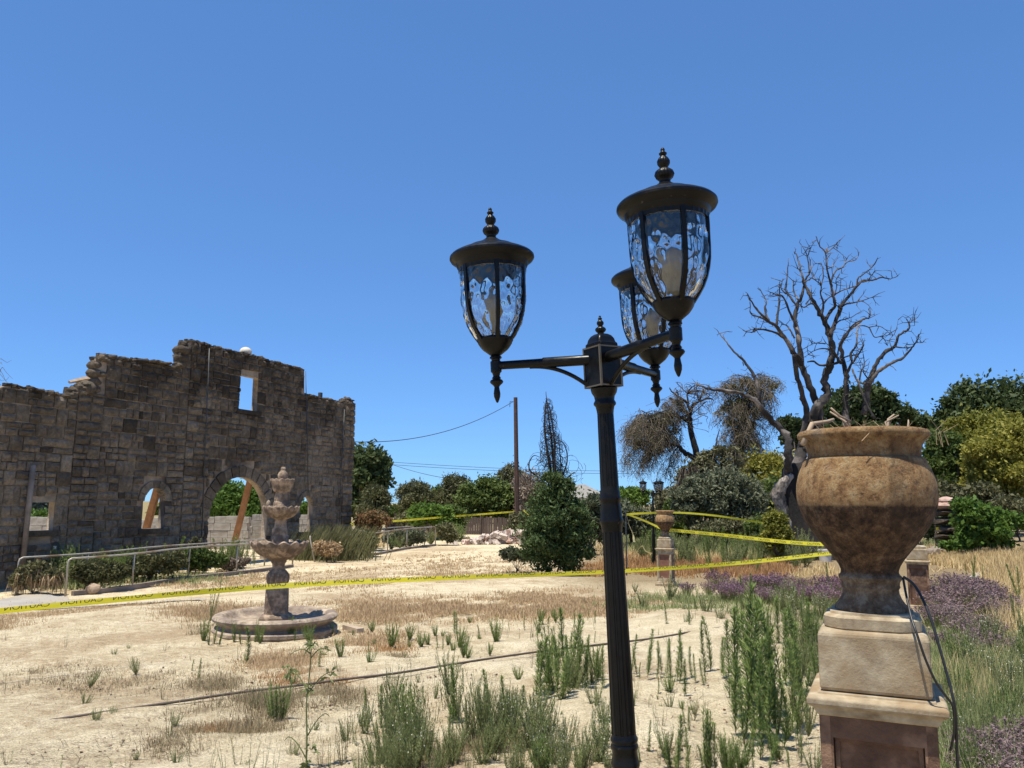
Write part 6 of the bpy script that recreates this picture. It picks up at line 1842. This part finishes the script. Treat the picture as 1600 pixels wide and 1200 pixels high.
for q in [(905, 1165, 60), (910, 1180, 60), (900, 1190, 60), (925, 1200, 60), (935, 1180, 60), (915, 1215, 60)]:
    weed(*q, 'wispy', 'wispy weed close behind the lamp post foot', G5)
for q in [(432, 1128, 66), (440, 1126, 60), (425, 1124, 50)]:
    weed(*q, 'tallb', 'spreading green weed beside the dry tufts', G5, 1.2)
for q in [(262, 1155, 62), (270, 1152, 40), (400, 1108, 56), (394, 1112, 46), (368, 1096, 24), (545, 1150, 60), (550, 1175, 70), (538, 1195, 70), (520, 1215, 60), (500, 1205, 40), (330, 1215, 70), (350, 1212, 60), (370, 1205, 60), (390, 1215, 70), (410, 1210, 50), (295, 1165, 40), (200, 1215, 40), (140, 1220, 30), (455, 1180, 40), (300, 1210, 50), (425, 1225, 70), (560, 1180, 60)]:
    weed(*q, 'wispy', 'sparse twiggy weed on the near sand', G5, 1.1)
for q in [(94, 1208, 35), (16, 1195, 26), (555, 1240, 50), (175, 1235, 50)]:
    weed(*q, 'leafy', 'small fresh leafy weed at the bottom corner', G5, .8)
# the lanky thistle
p = ground(478, 1212)
H = 185 * p[1] / F
th = empty('thistle', p, 0.3, 'lanky drooping thistle taller than its neighbours at the bottom edge', 'weed')
sm = MB(); sm.tube(spline([(0, 0, -.02), (-.004, 0, H * .3), (-.014, 0, H * .55), (-.002, .01, H * .8), (.0, .01, H)], 16), np.linspace(.006, .003, 16), 7)
for (t_, az, L, dz) in ((.30, .3, .10, .11), (.62, 2.9, .13, .16), (.64, .2, .12, .10), (.66, 2.6, .08, .02), (.9, 0.2, .09, .05), (.93, 3.0, .09, .02), (.12, 2.7, .11, .12)):
    b0 = np.array([0, .005, H * t_]); e = b0 + np.array([math.cos(az) * L, math.sin(az) * L, dz])
    sm.tube(spline([b0, (b0 + e) / 2 + np.array([0, 0, .02]), e, e + np.array([math.cos(az) * .03, 0, -.02])], 8), np.linspace(.004, .002, 8), 5)
sm.build('stem', M['weed_grey'], th, smooth=True)
rg = np.random.default_rng(3); LV = []
for (c, n) in (((0, 0, H), 22), ((-.12, .03, H * .80), 18), ((.11, .02, H * .75), 10), ((.08, .02, H * .95), 8), ((0, 0, H * .66), 14), ((0, 0, .05), 24), ((.02, 0, H * .2), 10)):
    for i in range(n):
        p0 = np.array(c) + rg.normal(size=3) * .012; d = unit(rg.normal(size=3) + np.array([0, 0, .1])) * rg.uniform(.03, .07); s_ = unit(np.cross(d, rg.normal(size=3))) * .009
        LV.append([p0, p0 + d * .5 + s_, p0 + d + np.array([0, 0, -.01]), p0 + d * .5 - s_])
link('leaves', quadmesh('leaves', np.array(LV).reshape(-1, 3), len(LV), M['weed_grey']), th)

# weeds and flowers past the urns
G6 = 'weeds in the bed beyond the sand'
r6 = random.Random(66)
for k in range(46):
    px, py = r6.uniform(985, 1300), r6.uniform(925, 985)
    if px > 1255 and py > 960: continue
    weed(px, py, r6.uniform(16, 40), r6.choice(('tall', 'wispy', 'tall', 'flow')), 'short weed on the sand edge before the purple flowers', G6)
for k in range(40):
    px, py = r6.uniform(1000, 1260), r6.uniform(866, 892)
    weed(px, py, r6.uniform(22, 60), r6.choice(('wispy', 'tall', 'bushy')), 'dry thin weed standing behind the purple flower strip', G6, .9)
for q in [(1112, 896, 70), (1128, 895, 60), (1108, 890, 62), (1182, 898, 54), (1300, 930, 48), (1232, 880, 40)]:
    weed(*q, 'tall', 'tall dark mullein spike among the dry weeds', G6, .7)
for k in range(22):
    px, py = r6.uniform(1150, 1300), r6.uniform(935, 1000)
    weed(px, py, r6.uniform(28, 55), 'flow', 'pale flowering weed before the purple strip', G6, .7)
G7 = 'weeds in the bed past the big urn'
for q in [(1519, 918, 50), (1527, 920, 42), (1510, 915, 30), (1594, 950, 64), (1598, 960, 70), (1592, 990, 60), (1535, 912, 30)]:
    weed(*q, 'tall', 'tall spike weed in the bed past the big urn', G7, .7)
for k in range(75):
    px, py = r6.uniform(1478, 1640), r6.uniform(1010, 1260)
    kk = r6.choice(('bushy', 'flow', 'bushg', 'flow'))
    weed(px, py, r6.uniform(40, 80), kk, {'bushy': 'grey green bushy weed', 'flow': 'cream flowered weed', 'bushg': 'fresh green bushy weed'}[kk] + (' low in the bed past the big urn' if py > 1130 else ' in the bed past the big urn'), G7, .7)

# purple flowering plants
def lav_mesh(seed, mat):
    rg = np.random.default_rng(seed); V = []; mi = []
    for s in range(150):
        a = rg.uniform(0, 6.28); sp = rg.random() ** .6 * .55; H = rg.uniform(.6, 1.0) * (1 - .35 * sp)
        b0 = np.array([math.cos(a), math.sin(a), 0]) * sp * .35; tp = np.array([math.cos(a) * sp, math.sin(a) * sp, H])
        w = np.array([-math.sin(a), math.cos(a), 0]) * .006
        V.append([b0 - w, b0 + w, tp + w * .5, tp - w * .5]); mi.append(0)
        for j in range(5):
            t_ = rg.uniform(.15, .8); p = b0 + (tp - b0) * t_; d = unit(rg.normal(size=3) + np.array([0, 0, .8])) * .075; s_ = unit(np.cross(d, rg.normal(size=3))) * .008
            V.append([p, p + d * .5 + s_, p + d, p + d * .5 - s_]); mi.append(0)
        for j in range(4):
            p = tp - (tp - b0) * rg.uniform(-.04, .2) + rg.normal(size=3) * .012; d = unit(rg.normal(size=3) + np.array([0, 0, .6])) * .045; s_ = unit(np.cross(d, rg.normal(size=3))) * .016
            V.append([p - d, p + s_, p + d, p - s_]); mi.append(1)
    return quadmesh('flower_bush', np.array(V).reshape(-1, 3), len(V), [M['weed_grey'], mat], matidx=mi)
LAV = [lav_mesh(500 + i, M['lav']) for i in range(3)]; LAVD = [lav_mesh(510 + i, M['lav_dull']) for i in range(3)]
def lav(px, py, hpx, ms, label, group):
    p = ground(px, py); H = hpx * p[1] / F
    o = link('flower_bush', ms[wr.randrange(3)], loc=(p[0], p[1], p[2] - .02), rot=(0, 0, wr.uniform(0, 6.28)), scale=(H * 1.25, H * 1.25, H))
    tag(o, label, 'flower bush', group)
for k in range(34):
    px = r6.uniform(1060, 1325); py = 925 + r6.uniform(-12, 14) + (px - 1060) * .05
    lav(px, py, r6.uniform(22, 36), LAV, ('low' if py > 930 else 'upright') + (' purple flower bush near the far pedestal' if px < 1150 else ' purple flower bush in the strip before the burnt tree' if px < 1240 else ' purple flower bush near the big urn'), 'purple flowers in the far strip')
for k in range(40):
    px, py = r6.uniform(1452, 1570), r6.uniform(935, 1030)
    lav(px, py, r6.uniform(30, 50), LAVD, ('faded purple flower bush close to the cable' if px < 1490 else 'faded purple flower bush beyond the cable' if px < 1530 else 'faded purple flower bush by the golden grass'), 'purple flowers past the big urn')
for k in range(13):
    px, py = r6.uniform(1500, 1640), r6.uniform(1150, 1270)
    lav(px, py, r6.uniform(50, 75), LAVD, 'faded mauve flower bush in the bottom corner bed', 'purple flowers in the bottom corner')

# ================================================================== DRY GRASS AND LITTER
def grass(name, zones, mat, label, seed, bl=6, bw=.004, spread=.05):
    """zones: pixel ellipses (cx, cy, rx, ry, tufts, height m)"""
    rg = np.random.default_rng(seed); out = []
    for cx, cy, rx, ry, n, h in zones:
        n = int(n)
        a = rg.uniform(0, 6.28, n); r = np.sqrt(rg.random(n)) * (1 + .25 * rg.normal(size=n))
        px = cx + rx * r * np.cos(a); py = np.maximum(cy + ry * r * np.sin(a), 835)
        P = ground_many(px, py)
        # clumpy: drop tufts where a cheap pattern is low
        pat = np.sin(P[:, 0] * 2.3 + 1.3 * np.sin(P[:, 1] * 1.7)) + np.sin(P[:, 1] * 2.9 + P[:, 0] * 1.1 + seed) + .8 * np.sin(P[:, 0] * 6.1 - P[:, 1] * 4.3)
        P = P[pat > -.9 + rg.normal(size=n) * .5]
        P = np.repeat(P, bl, 0); m_ = len(P)
        P = P + rg.normal(size=(m_, 3)) * np.array([spread, spread, 0])
        P[:, 2] -= .01
        L = h * rg.uniform(.35, 1.25, m_)
        az = rg.uniform(0, 6.28, m_); lean = rg.uniform(.25, .98, m_)
        tip = P + np.stack([np.cos(az) * L * lean, np.sin(az) * L * lean, L * np.sqrt(np.maximum(.05, 1 - lean ** 2))], 1)
        dist = np.maximum(1, P[:, 1] / 7)
        s_ = np.stack([-np.sin(az), np.cos(az), np.zeros(m_)], 1) * (bw * dist * rg.uniform(.6, 1.3, m_))[:, None]
        out.append(np.stack([P - s_, P + s_, tip], 1))
    V = np.concatenate(out); n_ = len(V)
    o = link(name, quadmesh(name, V.reshape(-1, 3), n_, M[mat], 3))
    return tag(o, label, kind='stuff')
grass('dry_grass', [(740, 946, 230, 22, 5200, .07), (620, 958, 120, 14, 1700, .08), (880, 945, 120, 22, 2200, .07), (200, 955, 190, 16, 2800, .07), (60, 975, 120, 16, 1600, .08), (330, 960, 120, 14, 1500, .1), (470, 1035, 90, 18, 1500, .08), (560, 905, 150, 16, 2500, .08), (740, 885, 130, 20, 1800, .08), (330, 905, 110, 14, 1200, .08), (590, 1000, 70, 14, 600, .06), (1010, 960, 60, 20, 800, .07)], 'straw', 'matted brown dry grass across the sand', 1)
grass('dry_tufts', [(360, 1130, 80, 30, 650, .08), (290, 1160, 60, 22, 350, .07), (420, 1150, 70, 28, 420, .08), (520, 1085, 50, 14, 450, .06), (660, 1180, 80, 25, 1200, .10), (760, 1165, 60, 18, 800, .1), (170, 1110, 100, 10, 700, .05), (430, 1095, 60, 14, 700, .08), (340, 1068, 40, 12, 350, .06), (230, 1065, 160, 30, 500, .05), (620, 1030, 50, 8, 350, .05), (120, 1050, 120, 40, 450, .05), (1010, 1150, 30, 12, 250, .03), (720, 1110, 120, 50, 300, .05), (540, 1180, 80, 30, 500, .08), (330, 980, 40, 20, 500, .1)], 'litter', 'grey brown dead weed tufts on the near sand', 2, bw=.0028)
grass('rusty_grass', [(1080, 888, 90, 12, 2600, .22), (1000, 880, 40, 14, 900, .22), (1180, 892, 60, 10, 1500, .22), (940, 890, 40, 12, 500, .18), (480, 1062, 70, 10, 500, .06), (600, 1015, 50, 8, 250, .05), (330, 1142, 40, 10, 200, .05)], 'straw_rust', 'rusty orange dry grass around the far pedestal', 3)
grass('golden_grass', [(1530, 872, 80, 14, 3000, .28), (1580, 900, 40, 30, 2200, .38), (1480, 868, 40, 10, 1400, .25), (1290, 905, 50, 16, 1200, .2), (1575, 960, 30, 40, 700, .4), (630, 838, 50, 6, 900, .25), (560, 850, 40, 8, 700, .25), (1530, 1080, 60, 60, 350, .3), (1000, 860, 60, 14, 700, .28), (1130, 866, 100, 12, 1100, .3)], 'straw_gold', 'golden dry grass in the bed past the big urn', 4)
grass('green_ground_cover', [(1500, 1010, 60, 60, 2500, .16), (1540, 1110, 80, 110, 6500, .24), (1120, 945, 160, 16, 1800, .14), (1060, 858, 90, 12, 1400, .4), (1170, 862, 90, 10, 1600, .4), (1230, 920, 90, 14, 1200, .14), (1280, 1000, 40, 60, 900, .15), (1500, 850, 60, 5, 700, .3), (990, 850, 30, 12, 700, .35), (690, 840, 30, 6, 300, .2), (100, 915, 80, 6, 500, .25), (240, 905, 120, 8, 600, .2)], 'weed_grey', 'low green ground cover of mixed weeds', 5)
# small stones scattered over the sand
rg = np.random.default_rng(8); px = rg.uniform(-20, 1300, 5200); py = 880 + 330 * rg.random(5200) ** 1.0
P = ground_many(px, py); out = []
s_ = rg.uniform(.004, .016, len(P)) * (rg.random(len(P)) ** 2 + .3)
for k in range(3):
    a = rg.uniform(0, 6.28, len(P))
    u_ = np.stack([np.cos(a), np.sin(a), rg.normal(size=len(P)) * .3], 1); v_ = np.stack([-np.sin(a), np.cos(a), rg.normal(size=len(P)) * .3 + .5], 1)
    c = P + np.array([0, 0, .003])
    out.append(np.stack([c - u_ * s_[:, None], c - v_ * s_[:, None] * .7, c + u_ * s_[:, None], c + v_ * s_[:, None] * .8], 1))
V = np.concatenate(out)
tag(link('gravel', quadmesh('gravel', V.reshape(-1, 3), len(V), M['rock'])), 'small scattered stones on the sand', kind='stuff')

# flat-lying dead stems and dark streaks painted as fine shadows all over the sand
rg = np.random.default_rng(9); n_ = 9000
px = rg.uniform(-20, 1320, n_); py = 885 + 330 * rg.random(n_)
P = ground_many(px, py)
pat = np.sin(P[:, 0] * 1.3 + 1.1 * np.sin(P[:, 1] * .9)) + np.sin(P[:, 1] * 1.7 + P[:, 0] * .8)
P = P[pat > rg.normal(size=n_) * .8 - .2]; n_ = len(P)
a = rg.normal(size=n_) * .7; L = rg.uniform(.015, .07, n_) * np.maximum(1, P[:, 1] / 8)
d = np.stack([np.cos(a), np.sin(a), rg.normal(size=n_) * .12], 1) * L[:, None]
w = np.stack([-np.sin(a), np.cos(a), np.zeros(n_)], 1) * (.0018 * np.maximum(1, P[:, 1] / 6))[:, None]
P = P + np.array([0, 0, .012])
V = np.stack([P - d - w, P - d + w, P + d + w * .5, P + d - w * .5], 1)
tag(link('shadow_litter', quadmesh('shadow_litter', V.reshape(-1, 3), n_, M['dark_litter'])), 'bits of dead stem and painted shadow streaks lying on the sand', kind='stuff')

# more scattered growth on the near sand and in the beds
G8 = 'thin weeds sprinkled over the near sand'
r8 = random.Random(88)
for k in range(60):
    px, py = r8.uniform(560, 950), r8.uniform(1080, 1225)
    kk = r8.choice(('wispy', 'wispy', 'bushy', 'flow', 'tall'))
    weed(px, py, r8.uniform(30, 85), kk, {'wispy': 'wispy', 'bushy': 'grey bushy', 'flow': 'cream flowered', 'tall': 'upright green'}[kk] + ' weed ' + ('close to the lamp post' if px > 830 else 'in the middle of the near sand' if px > 690 else 'near the tall thistle'), G8, .8)
for k in range(26):
    px, py = r8.uniform(960, 1280), r8.uniform(1080, 1220)
    weed(px, py, r8.uniform(14, 60), r8.choice(('wispy', 'tall', 'wispy')), 'thin weed on the sand between lamp post and pedestal', G8, .9)
for k in range(40):
    px, py = r8.uniform(540, 950), r8.uniform(965, 1030)
    weed(px, py, r8.uniform(10, 26), r8.choice(('wispy', 'tall', 'bushg')), 'little weed on the sand in front of the dry grass', G8, .8)
for k in range(30):
    px, py = r8.uniform(120, 540), r8.uniform(1020, 1200)
    weed(px, py, r8.uniform(10, 34), r8.choice(('wispy', 'wispy', 'bushy')), 'little dry weed on the sand before the fountain', G8, .9)
for k in range(26):
    px, py = r8.uniform(1235, 1300), r8.uniform(1000, 1180)
    weed(px, py, r8.uniform(40, 80), r8.choice(('flow', 'wispy', 'bushy')), 'cream dotted weed against the big pedestal', G8, .6)
for k in range(50):
    px, py = r8.uniform(995, 1235), r8.uniform(846, 880)
    weed(px, py, r8.uniform(24, 52), r8.choice(('tall', 'wispy', 'bushg', 'bushy')), 'green weed standing in the bed under the upper yellow tape', G6, .8)

G9 = 'sprigs in the scrub along the ramp'
for k in range(34):
    px = r8.uniform(40, 400); py = 924 - (px - 40) * .105 + r8.uniform(-6, 2)
    weed(px, py, r8.uniform(30, 62), r8.choice(('wispy', 'tall', 'bushy', 'bushg')), 'loose sprig standing up from the scrub along the ramp', G9, .9)
for k in range(16):
    px = r8.uniform(545, 720); py = 868 - (px - 545) * .13
    weed(px, py, r8.uniform(18, 34), r8.choice(('wispy', 'bushy', 'bushg')), 'weed growing along the far handrail', G9, .9)

r9 = random.Random(99)
for k in range(95):
    px, py = r9.uniform(520, 1290), r9.uniform(985, 1215)
    kk = r9.choice(('dry', 'dry', 'wispy', 'bushg', 'flow', 'tallb'))
    h = r9.uniform(16, 46) * (.7 + .8 * (py - 985) / 230)
    where = ('between lamp post and pedestal' if px > 980 else 'close to the lamp post' if px > 830 else 'on the middle sand') + (' before the hose' if py > 1075 else ' behind the hose')
    weed(px, py, h, kk, {'dry': 'brittle brown dead weed', 'wispy': 'sparse grey green weed', 'bushg': 'low leafy green weed', 'flow': 'cream tipped low weed', 'tallb': 'several stemmed green weed'}[kk] + ' ' + where, 'mixed weeds sprinkled among the taller ones', .85)
for k in range(45):
    px, py = r9.uniform(0, 560), r9.uniform(985, 1210)
    weed(px, py, r9.uniform(12, 34), r9.choice(('dry', 'dry', 'wispy', 'bushy')), ('dry little weed on the open sand near the concrete path' if py < 1060 else 'dry little weed on the near sand beside the hose'), 'dry weeds on the open sand', .9)

for k in range(34):
    px, py = r9.gauss(640, 55) if k % 2 else r9.gauss(850, 35), r9.uniform(1135, 1230)
    kk = r9.choice(('bushy', 'flow', 'bushg', 'dry', 'bushy'))
    weed(px, py, r9.uniform(45, 92), kk, {'dry': 'dead brown', 'bushy': 'grey green', 'bushg': 'leafy green', 'flow': 'cream tipped'}[kk] + ' weed in the thick patch ' + ('by the lamp foot' if px > 750 else 'at the bottom edge'), 'thick weed patches at the bottom edge', .75)
